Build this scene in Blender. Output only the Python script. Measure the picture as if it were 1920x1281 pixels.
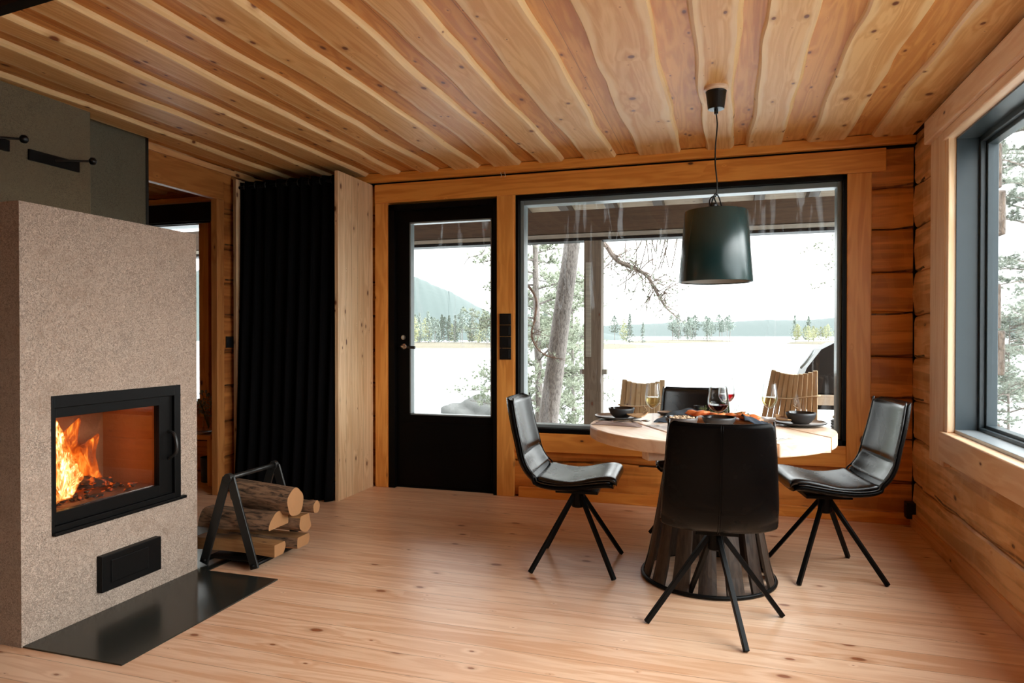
import bpy, bmesh, math, random
from mathutils import Vector, Matrix
from math import sin, cos, pi, radians as R
for o in list(bpy.data.objects): bpy.data.objects.remove(o)
sc = bpy.context.scene
COL = sc.collection
random.seed(7)

# ------------------------------------------------------------------ camera, sky, exposure
cam_d = bpy.data.cameras.new('camera'); cam = bpy.data.objects.new('camera', cam_d); COL.objects.link(cam)
cam_d.sensor_width = 36; cam_d.lens = 36 * 1276 / 1920; cam_d.clip_start = .02; cam_d.clip_end = 9000
cam.location = (0, 0, 1.2)
cam.rotation_euler = (R(90 - .5), 0, R(17.22))
sc.camera = cam

world = bpy.data.worlds.new('overcast_sky'); sc.world = world; world.use_nodes = True
wn = world.node_tree.nodes; wl = world.node_tree.links; wn.clear()
wo = wn.new('ShaderNodeOutputWorld'); bg = wn.new('ShaderNodeBackground')
tc = wn.new('ShaderNodeTexCoord'); sep = wn.new('ShaderNodeSeparateXYZ'); mr = wn.new('ShaderNodeMapRange'); mx = wn.new('ShaderNodeMix'); mx.data_type = 'RGBA'
wl.new(tc.outputs['Generated'], sep.inputs[0]); wl.new(sep.outputs[2], mr.inputs[0])
mr.inputs[1].default_value = -.05; mr.inputs[2].default_value = .7
wl.new(mr.outputs[0], mx.inputs[0]); mx.inputs[6].default_value = (1.0, 1.0, 1.0, 1); mx.inputs[7].default_value = (.92, .96, 1.0, 1)
wl.new(mx.outputs[2], bg.inputs[0])
# brighter cloud where the sun stands behind the overcast, to the right of the house
dp = wn.new('ShaderNodeVectorMath'); dp.operation = 'DOT_PRODUCT'; wl.new(tc.outputs['Generated'], dp.inputs[0])
dp.inputs[1].default_value = Vector((.83, -.10, .55)).normalized()
m1 = wn.new('ShaderNodeMath'); m1.operation = 'MAXIMUM'; wl.new(dp.outputs['Value'], m1.inputs[0]); m1.inputs[1].default_value = 0
m2 = wn.new('ShaderNodeMath'); m2.operation = 'POWER'; wl.new(m1.outputs[0], m2.inputs[0]); m2.inputs[1].default_value = 4
m3 = wn.new('ShaderNodeMath'); m3.operation = 'MULTIPLY_ADD'; wl.new(m2.outputs[0], m3.inputs[0]); m3.inputs[1].default_value = 2.2; m3.inputs[2].default_value = .70
wl.new(m3.outputs[0], bg.inputs[1])
wl.new(bg.outputs[0], wo.inputs[0])

sc.view_settings.view_transform = 'Standard'; sc.view_settings.look = 'None'
sc.view_settings.gamma = 1; sc.view_settings.use_curve_mapping = False
sc.view_settings.exposure = 2.72
sc.cycles.max_bounces = 9; sc.cycles.diffuse_bounces = 5; sc.cycles.glossy_bounces = 4
sc.cycles.transparent_max_bounces = 16; sc.cycles.transmission_bounces = 8
sc.cycles.caustics_reflective = False; sc.cycles.caustics_refractive = False
sc.cycles.sample_clamp_indirect = 6

def portal(name, loc, rot, sx, sy):
    l = bpy.data.lights.new(name, 'AREA'); l.shape = 'RECTANGLE'; l.size = sx; l.size_y = sy
    l.cycles.is_portal = True
    o = bpy.data.objects.new(name, l); COL.objects.link(o); o.location = loc; o.rotation_euler = rot
YB, XR, CZ = 4.84, 1.133, 2.455         # inner faces of the back trim, right wall skirting, ceiling boards
portal('daylight_back_window', (-.35, YB + .16, 1.37), (R(-90), 0, 0), 2.25, 1.8)
portal('daylight_door', (-2.02, YB + .16, 1.33), (R(-90), 0, 0), .7, 1.55)
portal('daylight_right_window', (XR + .3, 2.3, 1.46), (0, R(90), 0), 1.55, 3.6)
portal('daylight_left_room', (-4.75, YB + .2, 1.45), (R(-90), 0, 0), 1.0, 1.5)

# ------------------------------------------------------------------ material helpers
class NT:
    def __init__(s, name):
        s.m = bpy.data.materials.new(name); s.m.use_nodes = True
        s.n = s.m.node_tree.nodes; s.l = s.m.node_tree.links
        s.p = s.n['Principled BSDF']; s.out = s.n['Material Output']
    def node(s, t, **k):
        n = s.n.new(t)
        for a, v in k.items(): setattr(n, a, v)
        return n
    def link(s, a, b): s.l.new(a, b)
    def val(s, sock, v):
        if hasattr(v, 'is_output') or isinstance(v, bpy.types.NodeSocket): s.l.new(v, sock)
        else: sock.default_value = v
    def math(s, op, a, b=0.0, c=None):
        n = s.node('ShaderNodeMath', operation=op); s.val(n.inputs[0], a); s.val(n.inputs[1], b)
        if c is not None: s.val(n.inputs[2], c)
        return n.outputs[0]
    def mix(s, f, a, b):
        n = s.node('ShaderNodeMix', data_type='RGBA'); s.val(n.inputs[0], f)
        s.val(n.inputs[6], a if not isinstance(a, tuple) else (*a[:3], 1)); s.val(n.inputs[7], b if not isinstance(b, tuple) else (*b[:3], 1))
        return n.outputs[2]
    def ramp(s, f, stops, interp='LINEAR'):
        n = s.node('ShaderNodeValToRGB'); s.l.new(f, n.inputs[0]); cr = n.color_ramp; cr.interpolation = interp
        while len(cr.elements) < len(stops): cr.elements.new(.5)
        for e, (p, c) in zip(cr.elements, stops): e.position = p; e.color = (*c, 1) if len(c) == 3 else c
        return n.outputs[0]
    def noise(s, vec, scale, detail=4, rough=.55, dist=0.0):
        n = s.node('ShaderNodeTexNoise'); s.l.new(vec, n.inputs['Vector']); n.inputs['Scale'].default_value = scale
        n.inputs['Detail'].default_value = detail; n.inputs['Roughness'].default_value = rough; n.inputs['Distortion'].default_value = dist
        return n.outputs['Fac']
    def mapping(s, vec, scale=(1, 1, 1), rot=(0, 0, 0), loc=(0, 0, 0)):
        n = s.node('ShaderNodeMapping'); s.l.new(vec, n.inputs[0]); n.inputs['Scale'].default_value = scale
        n.inputs['Rotation'].default_value = rot; n.inputs['Location'].default_value = loc
        return n.outputs[0]
    def coord(s, kind='Object'): return s.node('ShaderNodeTexCoord').outputs[kind]
    def bump(s, h, strength=.3, dist=.01):
        n = s.node('ShaderNodeBump'); s.l.new(h, n.inputs['Height']); n.inputs['Strength'].default_value = strength
        n.inputs['Distance'].default_value = dist; s.l.new(n.outputs[0], s.p.inputs['Normal'])

def lin(c): return tuple((v / 255 / 12.92 if v / 255 <= .04045 else ((v / 255 + .055) / 1.055) ** 2.4) for v in c)

def plain(name, c, rough=.5, metal=0, coat=0, spec=.5, bump=None):
    t = NT(name); p = t.p
    co = t.coord()
    nf = t.noise(co, 9, 3)
    t.link(t.mix(nf, tuple(v * .88 for v in c), tuple(min(1, v * 1.1) for v in c)), p.inputs['Base Color'])
    p.inputs['Roughness'].default_value = rough; p.inputs['Metallic'].default_value = metal
    p.inputs['Specular IOR Level'].default_value = spec; p.inputs['Coat Weight'].default_value = coat
    if bump: t.bump(t.noise(co, bump[0], 4), bump[1], bump[2])
    return t.m

def wood(name, light, dark, along=0, plank=None, knot=(.25, .02, .010), rough=.45, coat=0.0, knotc=(.10, .03, .012), gloss=.4,
         uv=False, sap=None, var=.25, crack=False, grain=1.0, logh=None):
    """pine: long grain, knots, optional planks (axis, width). In uv mode u runs across 0..1 and v along in metres."""
    t = NT(name); p = t.p
    if uv:
        co = t.coord('UV'); s = t.node('ShaderNodeSeparateXYZ'); t.link(co, s.inputs[0])
        along_s, across_s, third = s.outputs[1], t.math('MULTIPLY', s.outputs[0], .2), None
        gi = t.node('ShaderNodeNewGeometry').outputs['Random Per Island']
        off = t.math('MULTIPLY', gi, 37.0); rnd = gi; rawu = s.outputs[0]
    else:
        co = t.coord('Object'); s = t.node('ShaderNodeSeparateXYZ'); t.link(co, s.inputs[0])
        ax = [0, 1, 2]; ax.remove(along)
        along_s = s.outputs[along]
        if plank:
            pa, pw = plank; oth = [a for a in ax if a != pa][0]
            q = t.math('DIVIDE', s.outputs[pa], pw); fl = t.math('FLOOR', q); fr = t.math('FRACT', q)
            w = t.node('ShaderNodeTexWhiteNoise', noise_dimensions='1D'); t.link(fl, w.inputs['W']); rnd = w.outputs['Value']
            off = t.math('MULTIPLY', rnd, 37.0); across_s = s.outputs[pa]; third = s.outputs[oth]
        else:
            off = t.node('ShaderNodeObjectInfo').outputs['Random']; rnd = off
            off = t.math('MULTIPLY', off, 37.0)
            across_s = t.math('ADD', s.outputs[ax[0]], 0.0); third = s.outputs[ax[1]]
    cv = t.node('ShaderNodeCombineXYZ')
    t.link(t.math('ADD', along_s, off), cv.inputs[0]); t.link(across_s, cv.inputs[1])
    t.val(cv.inputs[2], t.math('ADD', off, third) if third is not None else off)
    base = cv.outputs[0]
    # knots
    kd, kr, kk = knot
    kv = t.node('ShaderNodeCombineXYZ')
    t.link(t.math('DIVIDE', t.math('ADD', along_s, off), kd), kv.inputs[0])
    t.link(t.math('ADD', t.math('DIVIDE', t.math('ADD', across_s, third if third is not None else 0.0), kd * .5), off), kv.inputs[1])
    v = t.node('ShaderNodeTexVoronoi', feature='F1', voronoi_dimensions='2D'); t.link(kv.outputs[0], v.inputs['Vector']); v.inputs['Scale'].default_value = 1
    sc_ = t.node('ShaderNodeSeparateColor'); t.link(v.outputs['Color'], sc_.inputs[0])
    size = t.math('MAXIMUM', t.math('MULTIPLY_ADD', sc_.outputs[0], 2.0, -.6 + kk), .12)
    d1 = t.math('DIVIDE', v.outputs['Distance'], size)
    # grain warped around knots
    warp = t.math('MULTIPLY', t.math('SUBTRACT', 1.0, t.math('MINIMUM', t.math('MULTIPLY', d1, 2.2), 1.0)), .6)
    g = t.mapping(base, (.9, 22 * grain, 22 * grain))
    gn = t.node('ShaderNodeTexNoise'); t.link(g, gn.inputs['Vector']); gn.inputs['Scale'].default_value = 1.0
    gn.inputs['Detail'].default_value = 5; gn.inputs['Distortion'].default_value = .5
    rings = t.math('SINE', t.math('ADD', t.math('MULTIPLY', gn.outputs['Fac'], 34.0), t.math('MULTIPLY', warp, 9.0)))
    fine = t.noise(t.mapping(base, (6, 260, 260)), 1.0, 2)
    f = t.math('ADD', t.math('MULTIPLY', rings, .20), t.math('ADD', t.math('MULTIPLY', gn.outputs['Fac'], .9), t.math('MULTIPLY', fine, .22)))
    f = t.math('ADD', f, t.math('MULTIPLY', t.math('SUBTRACT', rnd, .5), var * 2))
    col = t.ramp(f, [(.25, light), (.62, tuple((a + b) / 2 for a, b in zip(light, dark))), (1.0, dark)])
    if sap is not None and uv:   # pale sapwood along both edges of each live-edge board
        e = t.math('ABSOLUTE', t.math('SUBTRACT', rawu, .5))
        wv = t.math('MULTIPLY', t.math('SUBTRACT', t.noise(t.mapping(base, (2.3, 0.01, 1)), 1.0, 2), .5), .30)
        m = t.node('ShaderNodeMapRange', interpolation_type='SMOOTHSTEP'); t.link(t.math('ADD', e, wv), m.inputs[0]); m.inputs[1].default_value = .26; m.inputs[2].default_value = .34
        col = t.mix(t.math('MULTIPLY', m.outputs[0], .55), col, sap)
    kcol = tuple(v for v in knotc)
    m = t.node('ShaderNodeMapRange', interpolation_type='SMOOTHSTEP'); t.link(d1, m.inputs[0]); m.inputs[1].default_value = kr; m.inputs[2].default_value = kr * 2.1
    m.inputs[3].default_value = 1; m.inputs[4].default_value = 0
    halo = t.node('ShaderNodeMapRange', interpolation_type='SMOOTHSTEP'); t.link(d1, halo.inputs[0]); halo.inputs[1].default_value = kr * 1.2; halo.inputs[2].default_value = kr * 4.5
    halo.inputs[3].default_value = .55; halo.inputs[4].default_value = 0
    col = t.mix(halo.outputs[0], col, tuple(v * .8 for v in dark))
    col = t.mix(m.outputs[0], col, kcol)
    h = t.math('SUBTRACT', 1.0, t.math('MULTIPLY', m.outputs[0], .4))
    if plank:
        e = t.math('ABSOLUTE', t.math('SUBTRACT', fr, .5))
        sm = t.math('GREATER_THAN', e, .5 - .0012 / pw)
        col = t.mix(t.math('MULTIPLY', sm, .65), col, tuple(v * .22 for v in dark))
        h = t.math('SUBTRACT', h, t.math('MULTIPLY', sm, 1.0))
    if crack:
        cz = t.math('ADD', t.math('MULTIPLY', t.noise(t.mapping(base, (1.7, .2, .2)), 1.0, 3), .10), s.outputs[2])
        fr2 = t.math('FRACT', t.math('DIVIDE', t.math('ADD', cz, .075), logh))
        cr = t.math('LESS_THAN', t.math('ABSOLUTE', t.math('SUBTRACT', fr2, .5)), .022)
        brk = t.math('GREATER_THAN', t.noise(t.mapping(base, (2.2, .0, .0)), 1.0, 1), .45)
        cr = t.math('MULTIPLY', cr, brk)
        col = t.mix(t.math('MULTIPLY', cr, .92), col, (.02, .008, .004))
        h = t.math('SUBTRACT', h, t.math('MULTIPLY', cr, 1.5))
        # adze facets and weathered edge patches
        pt = t.noise(t.mapping(base, (.8, 0.0, 16)), 1.0, 3, .5)
        bd = t.node('ShaderNodeMapRange', interpolation_type='SMOOTHSTEP'); t.link(pt, bd.inputs[0]); bd.inputs[1].default_value = .47; bd.inputs[2].default_value = .56
        col = t.mix(t.math('MULTIPLY', bd.outputs[0], .55), col, tuple(v * .62 for v in dark))
        ft = t.noise(t.mapping(base, (13, 0.0, 5)), 1.0, 0)
        col = t.mix(t.math('MULTIPLY', t.math('GREATER_THAN', ft, .55), .16), col, light)
    t.link(col, p.inputs['Base Color'])
    p.inputs['Roughness'].default_value = rough; p.inputs['Specular IOR Level'].default_value = gloss
    p.inputs['Coat Weight'].default_value = coat; p.inputs['Coat Roughness'].default_value = .3
    t.bump(t.math('ADD', h, t.math('MULTIPLY', fine, .15)), .25, .003)
    return t.m

M = {}
M['floor'] = wood('pine_floor', (.86, .57, .38), (.66, .34, .18), along=0, plank=(1, .145), knot=(.40, .045, -.35), rough=.33, gloss=.5, knotc=(.30, .10, .04), var=.10, grain=.55)
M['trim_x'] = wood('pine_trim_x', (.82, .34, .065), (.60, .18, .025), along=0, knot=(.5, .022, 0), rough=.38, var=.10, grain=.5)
M['trim_y'] = wood('pine_trim_y', (.82, .46, .20), (.60, .26, .08), along=1, knot=(.5, .022, 0), rough=.38, var=.10, grain=.5)  # lighter than the back wall trim: daylight is put into the colour
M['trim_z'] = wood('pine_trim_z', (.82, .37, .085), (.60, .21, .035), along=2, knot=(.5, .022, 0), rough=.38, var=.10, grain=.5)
M['trim_dim'] = wood('shaded_pine_beam', (.50, .20, .05), (.32, .10, .02), along=1, knot=(.5, .022, 0), rough=.5, var=.10, grain=.5)  # same pine, darkened: the shade over the doorway is in the colour
M['lit_y'] = wood('lit_pine_trim_y', (.90, .66, .46), (.74, .44, .24), along=1, knot=(.5, .022, 0), rough=.38, var=.08, grain=.5)  # trim pine paled: direct window light is painted into the right casings
M['lit_z'] = wood('lit_pine_trim_z', (.90, .66, .44), (.74, .44, .22), along=2, knot=(.5, .022, 0), rough=.38, var=.08, grain=.5)  # upright casings, paled by the same painted daylight
M['dim_z'] = wood('shaded_pine_post', (.44, .18, .05), (.28, .09, .02), along=2, knot=(.5, .022, 0), rough=.5, var=.10, grain=.5)  # same pine as the other posts, with the left side's shade painted in
M['panel'] = wood('knotty_glued_pine', (.80, .56, .33), (.60, .36, .18), along=2, plank=(1, .085), knot=(.22, .045, 0), rough=.42, knotc=(.16, .06, .03), var=.07, grain=.6)
M['ceil_low'] = wood('live_edge_ceiling_board', (.84, .50, .20), (.64, .28, .075), uv=True, sap=(.92, .68, .36), knot=(.26, .045, -.2), rough=.5, knotc=(.20, .055, .012), var=.14, grain=1)
M['ceil_up'] = wood('upper_ceiling_board', (.78, .38, .11), (.56, .20, .04), along=1, plank=(0, .33), knot=(.24, .045, -.2), rough=.5, knotc=(.20, .055, .012), var=.12, grain=.6)
M['log_y'] = wood('hewn_log_y', (.88, .56, .27), (.64, .30, .09), along=1, knot=(.6, .020, 0), rough=.5, crack=True, var=.08, grain=.35, logh=.268)  # paler than the back wall logs: daylight is painted into the tone
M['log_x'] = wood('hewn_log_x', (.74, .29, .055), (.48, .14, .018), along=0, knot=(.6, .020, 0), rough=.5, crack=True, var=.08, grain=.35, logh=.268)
M['log_dim'] = wood('shaded_hewn_log', (.46, .17, .04), (.28, .08, .015), along=1, knot=(.6, .020, 0), rough=.5, crack=True, var=.08, grain=.35, logh=.268)  # same logs, darkened: shade beside the wardrobe is put into the colour
M['table'] = wood('pine_tabletop', (.82, .62, .46), (.66, .43, .28), along=0, knot=(.5, .02, 0), rough=.36, coat=.15, var=.06, grain=.5)
M['dark_wood'] = wood('tarred_stave', (.055, .038, .028), (.015, .010, .008), along=2, knot=(.5, .02, 0), rough=.42, knotc=(.006, .005, .004), var=.3)
M['deck_slat'] = wood('weathered_slat', (.50, .38, .23), (.36, .25, .14), along=2, knot=(.5, .015, 0), rough=.7, var=.12)
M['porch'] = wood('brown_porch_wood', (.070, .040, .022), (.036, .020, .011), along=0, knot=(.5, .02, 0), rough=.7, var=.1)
M['porch_z'] = wood('brown_porch_post', (.15, .115, .085), (.085, .062, .045), along=2, knot=(.5, .02, 0), rough=.7, var=.1)
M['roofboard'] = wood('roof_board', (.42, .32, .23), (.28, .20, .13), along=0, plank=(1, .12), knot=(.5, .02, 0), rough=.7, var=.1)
M['greywood'] = wood('grey_deck_wood', (.26, .24, .20), (.17, .155, .13), along=0, plank=(1, .12), knot=(.5, .02, 0), rough=.7, var=.1)
M['black'] = plain('black_painted_wood', (.0028, .0020, .0018), .45, spec=.10)
M['blackmetal'] = plain('black_steel', (.004, .0037, .0035), .42, 0, 0, .12)
M['frame_out'] = plain('grey_aluminium_frame', (.20, .235, .24), .35)
M['frame_blue'] = plain('slate_painted_reveal', (.036, .052, .062), .33)
M['sill'] = plain('light_metal_sill', (.34, .37, .39), .3, .3)
M['plastic'] = plain('black_plastic', (.006, .006, .006), .38, spec=.35)
M['steel'] = plain('brushed_steel', (.55, .53, .50), .28, 1)
M['dullsteel'] = plain('dull_iron', (.035, .034, .032), .36, .6)
M['hearth'] = plain('blackened_steel_plate', (.045, .047, .040), .22, .55)
M['ceramic'] = plain('charcoal_stoneware', (.028, .028, .030), .5, bump=(60, .08, .002))
M['ceramic_in'] = plain('glossy_dark_glaze', (.008, .006, .006), .15)
M['brown_ceramic'] = plain('brown_stoneware', (.060, .048, .044), .5)
M['plate_top'] = plain('sandy_plate_glaze', (.30, .21, .15), .3)
M['napkin'] = plain('mauve_napkin', (.26, .19, .17), .85, bump=(300, .3, .002))
M['navy'] = plain('navy_linen', (.018, .030, .048), .85, bump=(300, .3, .002))
M['white_napkin'] = plain('white_napkin', (.60, .60, .60), .85)
M['cutlery'] = plain('cutlery_steel', (.30, .29, .28), .25, 1)
M['boardwood'] = wood('serving_board', (.70, .36, .17), (.50, .22, .09), along=0, knot=(.5, .02, 0), rough=.45)
M['salmon'] = plain('smoked_salmon', (.85, .24, .07), .4, bump=(60, .6, .005))
M['nuts'] = plain('flaked_nuts', (.60, .42, .27), .7, bump=(150, .6, .004))
M['herb'] = plain('dill_green', (.10, .13, .030), .7)
M['crisp'] = plain('crispbread', (.42, .24, .11), .7, bump=(120, .6, .004))
M['twine'] = plain('twine', (.45, .33, .20), .9)
M['bark_end'] = plain('cut_birch_end', (.34, .165, .065), .7, bump=(80, .4, .003))
M['split'] = wood('split_birch_face', (.40, .20, .075), (.22, .09, .03), along=0, knot=(.5, .02, 0), rough=.7, var=.15)
M['rattan'] = plain('dark_rattan', (.020, .016, .013), .5)
M['terrain'] = plain('lichen_ground', (.13, .11, .075), .9, bump=(4, .8, .2))
M['ceilwhite'] = plain('white_porcelain', (.75, .70, .62), .4)

def mat_leather(name='black_leather', spec=.55, k=1.0):
    t = NT(name); p = t.p; co = t.coord()
    v = t.node('ShaderNodeTexVoronoi'); t.link(co, v.inputs['Vector']); v.inputs['Scale'].default_value = 420
    big = t.noise(co, 7, 3)
    t.link(t.mix(big, (.002, .0016, .0015), (.004, .0032, .003)), p.inputs['Base Color'])
    t.link(t.math('MULTIPLY_ADD', big, .14, .19), p.inputs['Roughness'])
    p.inputs['Specular IOR Level'].default_value = spec
    t.bump(t.math('ADD', t.math('MULTIPLY', v.outputs['Distance'], .12), t.math('MULTIPLY', big, .22)), .30, .005)
    return t.m
M['leather'] = mat_leather()
M['leather_back'] = mat_leather('shaded_black_leather', .07)  # same leather with its sheen cut, so the shells look shaded

def mat_plaster(name, a, b, bs):
    t = NT(name); p = t.p; co = t.coord()
    n1 = t.noise(co, 3.2, 6, .7, .6); n2 = t.noise(co, 52, 3, .7, 3.0)
    f = t.math('ADD', t.math('MULTIPLY', n1, .75), t.math('MULTIPLY', n2, .55))
    c = t.ramp(f, [(.46, b), (.60, tuple(x * .6 + y * .4 for x, y in zip(a, b))), (.76, a)])
    pit = t.math('LESS_THAN', t.math('ADD', t.noise(co, 70, 2, .6, 3.5), t.math('MULTIPLY', t.math('SUBTRACT', n1, .5), -.6)), .44)
    c = t.mix(t.math('MULTIPLY', pit, .55), c, tuple(v * .55 for v in b))
    t.link(c, p.inputs['Base Color']); p.inputs['Roughness'].default_value = .88
    t.bump(t.math('SUBTRACT', n2, t.math('MULTIPLY', pit, .5)), bs, .006)
    return t.m
M['plaster'] = mat_plaster('rough_plaster', (.58, .455, .365), (.29, .205, .15), 1.0)
M['concrete'] = mat_plaster('smooth_grey_plaster', (.20, .155, .09), (.15, .115, .068), .2)
M['concrete_grey'] = mat_plaster('smooth_grey_panel', (.145, .13, .085), (.11, .098, .065), .2)
M['hill'] = mat_plaster('distant_forest', (.070, .088, .080), (.048, .064, .064), .5)
M['rock'] = mat_plaster('lake_rock', (.12, .118, .11), (.055, .054, .05), 1.0)

M['bounce_ground'] = mat_plaster('bounce_bank', (.52, .50, .46), (.34, .33, .30), .6)  # ground outside, made pale to bounce more light up onto the ceiling

def mat_bark(name, a, b, rough=.8, scale=(6, 6, 2)):
    t = NT(name); p = t.p; co = t.coord()
    n = t.noise(t.mapping(co, scale), 3.5, 5, .65, .6)
    t.link(t.ramp(n, [(.36, b), (.52, a), (.70, tuple(min(1, v * 1.35) for v in a))]), p.inputs['Base Color'])
    p.inputs['Roughness'].default_value = rough
    t.bump(n, .6, .02)
    return t.m
M['pinebark'] = mat_bark('grey_pine_bark', (.17, .145, .13), (.07, .056, .047), .8, (14, 14, 5))
M['twig'] = mat_bark('pale_twig', (.26, .21, .18), (.15, .11, .09))
M['redbark'] = mat_bark('red_pine_bark', (.20, .12, .085), (.10, .06, .042), .8, (14, 14, 5))
M['birchbark'] = mat_bark('birch_bark', (.22, .125, .07), (.016, .009, .005), .7, (3, 16, 16))

def mat_needles(name, a, b):
    t = NT(name); p = t.p; co = t.coord()
    t.link(t.mix(t.noise(co, 2.5, 3), a, b), p.inputs['Base Color']); p.inputs['Roughness'].default_value = .6
    return t.m
M['needles'] = mat_needles('pine_needles', (.19, .22, .15), (.33, .35, .26))
M['needles_pale'] = mat_needles('pale_pine_needles', (.20, .23, .18), (.34, .36, .29))
M['needles_far'] = mat_needles('far_tree_green', (.15, .18, .155), (.21, .24, .20))
M['leaves_yellow'] = mat_needles('yellowing_birch', (.34, .32, .16), (.24, .27, .15))

def mat_glass(name, tint=(1, 1, 1), stain=0.0, gl=1.0):
    t = NT(name)
    tr = t.node('ShaderNodeBsdfTransparent'); tr.inputs[0].default_value = (*tint, 1)
    go = t.node('ShaderNodeBsdfGlossy'); go.inputs['Roughness'].default_value = .01
    fr = t.node('ShaderNodeFresnel'); fr.inputs[0].default_value = 1.35
    ms = t.node('ShaderNodeMixShader'); t.link(t.math('MULTIPLY', fr.outputs[0], gl), ms.inputs[0]); t.link(tr.outputs[0], ms.inputs[1]); t.link(go.outputs[0], ms.inputs[2])
    last = ms.outputs[0]
    if stain:
        co = t.coord()
        n = t.noise(t.mapping(co, (14, 14, 1.6), (0, .35, 0)), 1.0, 4, .6, .8)
        big = t.noise(co, 1.8, 2)
        f = t.math('MULTIPLY', t.math('MULTIPLY', t.math('GREATER_THAN', n, .58), t.math('SUBTRACT', n, .50)), t.math('MULTIPLY', big, stain))
        df = t.node('ShaderNodeBsdfTranslucent'); df.inputs[0].default_value = (.8, .8, .8, 1)
        m2 = t.node('ShaderNodeMixShader'); t.link(f, m2.inputs[0]); t.link(last, m2.inputs[1]); t.link(df.outputs[0], m2.inputs[2]); last = m2.outputs[0]
    t.link(last, t.out.inputs[0]); return t.m
M['pane'] = mat_glass('window_glass', (.97, .99, .98), 1.1, .8)
M['pane_clear'] = mat_glass('clean_window_glass', (.97, .99, .98), 0, .35)
M['stoveglass'] = mat_glass('sooty_stove_glass', (.92, .88, .84), 0, .9)
M['wineglass'] = mat_glass('clear_wine_glass', (.985, .99, .99), 0, .5)
M['redwine'] = mat_glass('red_wine', (.42, .015, .03), 0, .4)
M['whitewine'] = mat_glass('white_wine', (.93, .85, .58), 0, .5)

def mat_water():
    t = NT('lake_water'); p = t.p; co = t.coord()
    p.inputs['Base Color'].default_value = (.50, .53, .54, 1); p.inputs['Roughness'].default_value = .22; p.inputs['Specular IOR Level'].default_value = 1.0
    p.inputs['IOR'].default_value = 1.6
    t.bump(t.noise(t.mapping(co, (1, 2.5, 1)), .8, 4), .15, .3); return t.m
M['water'] = mat_water()

def mat_flame(name, stops, k, base, amax, sc3):
    """burning gas: gives off light, hottest low in the body, thinning to clear toward the skin."""
    t = NT(name); t.n.remove(t.p)
    co = t.coord()
    lw = t.node('ShaderNodeLayerWeight'); lw.inputs[0].default_value = .5
    core = t.math('SUBTRACT', 1.0, lw.outputs['Facing'])
    n = t.noise(t.mapping(co, sc3), 1.0, 5, .6, 1.4)
    st = t.node('ShaderNodeMapRange'); t.link(n, st.inputs[0]); st.inputs[1].default_value = .36; st.inputs[2].default_value = .62
    f = t.math('MULTIPLY', t.math('POWER', core, .8), st.outputs[0])
    e = t.node('ShaderNodeEmission'); t.link(t.ramp(f, stops), e.inputs[0])
    t.link(t.math('MULTIPLY_ADD', t.math('POWER', f, 1.6), k, base), e.inputs[1])
    tr = t.node('ShaderNodeBsdfTransparent'); ms = t.node('ShaderNodeMixShader')
    t.link(t.math('MINIMUM', t.math('MULTIPLY', f, amax), .97), ms.inputs[0]); t.link(tr.outputs[0], ms.inputs[1]); t.link(e.outputs[0], ms.inputs[2])
    t.link(ms.outputs[0], t.out.inputs[0]); return t.m
M['flame'] = mat_flame('flame', [(.0, (1, .10, .005)), (.35, (1, .26, .03)), (.6, (1, .55, .16)), (.9, (1, .85, .5))], .75, .08, 1.5, (30, 30, 7))
M['glow'] = mat_flame('dim_flame', [(.0, (1, .06, .0)), (.5, (1, .16, .012)), (1, (1, .34, .05))], .34, .08, 1.0, (16, 16, 6))
def mat_ember():
    t = NT('glowing_embers'); p = t.p; co = t.coord()
    n = t.noise(co, 42, 4, .6)
    p.inputs['Base Color'].default_value = (.03, .02, .018, 1); p.inputs['Roughness'].default_value = .9
    t.link(t.ramp(n, [(.54, (.0, .0, .0)), (.62, (1, .10, .0)), (.76, (1, .34, .05))]), p.inputs['Emission Color'])
    p.inputs['Emission Strength'].default_value = .12
    return t.m
M['ember'] = mat_ember()
M['firebrick'] = plain('firebrick', (.30, .15, .08), .9, bump=(30, .5, .01))
def mat_curtain():
    t = NT('black_velvet'); p = t.p
    p.inputs['Base Color'].default_value = (.0035, .0032, .0035, 1); p.inputs['Roughness'].default_value = .95; p.inputs['Specular IOR Level'].default_value = .05
    return t.m
M['curtain'] = mat_curtain()
M['shade'] = plain('dark_green_shade', (.010, .030, .030), .26, 0, 0, .5)
M['shade_in'] = plain('shade_lining', (.42, .40, .36), .6)
M['bulb'] = plain('opal_bulb', (.8, .6, .4), .3)

# ------------------------------------------------------------------ geometry helpers
def tag(o, label=None, cat=None, group=None, kind=None):
    if label: o['label'] = label
    if cat: o['category'] = cat
    if group: o['group'] = group
    if kind: o['kind'] = kind
    return o
def thing(name, label, cat, loc=(0, 0, 0), rz=0.0, group=None):
    o = bpy.data.objects.new(name, None); COL.objects.link(o); o.location = loc; o.rotation_euler = (0, 0, rz)
    o.empty_display_size = .1
    return tag(o, label, cat, group)
def kids(o): return [c for c in bpy.data.objects if c.parent is o]
def copy_tree(o, parent=None):
    c = o.copy(); COL.objects.link(c); c.parent = parent
    for ch in kids(o): copy_tree(ch, c)
    return c

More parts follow.
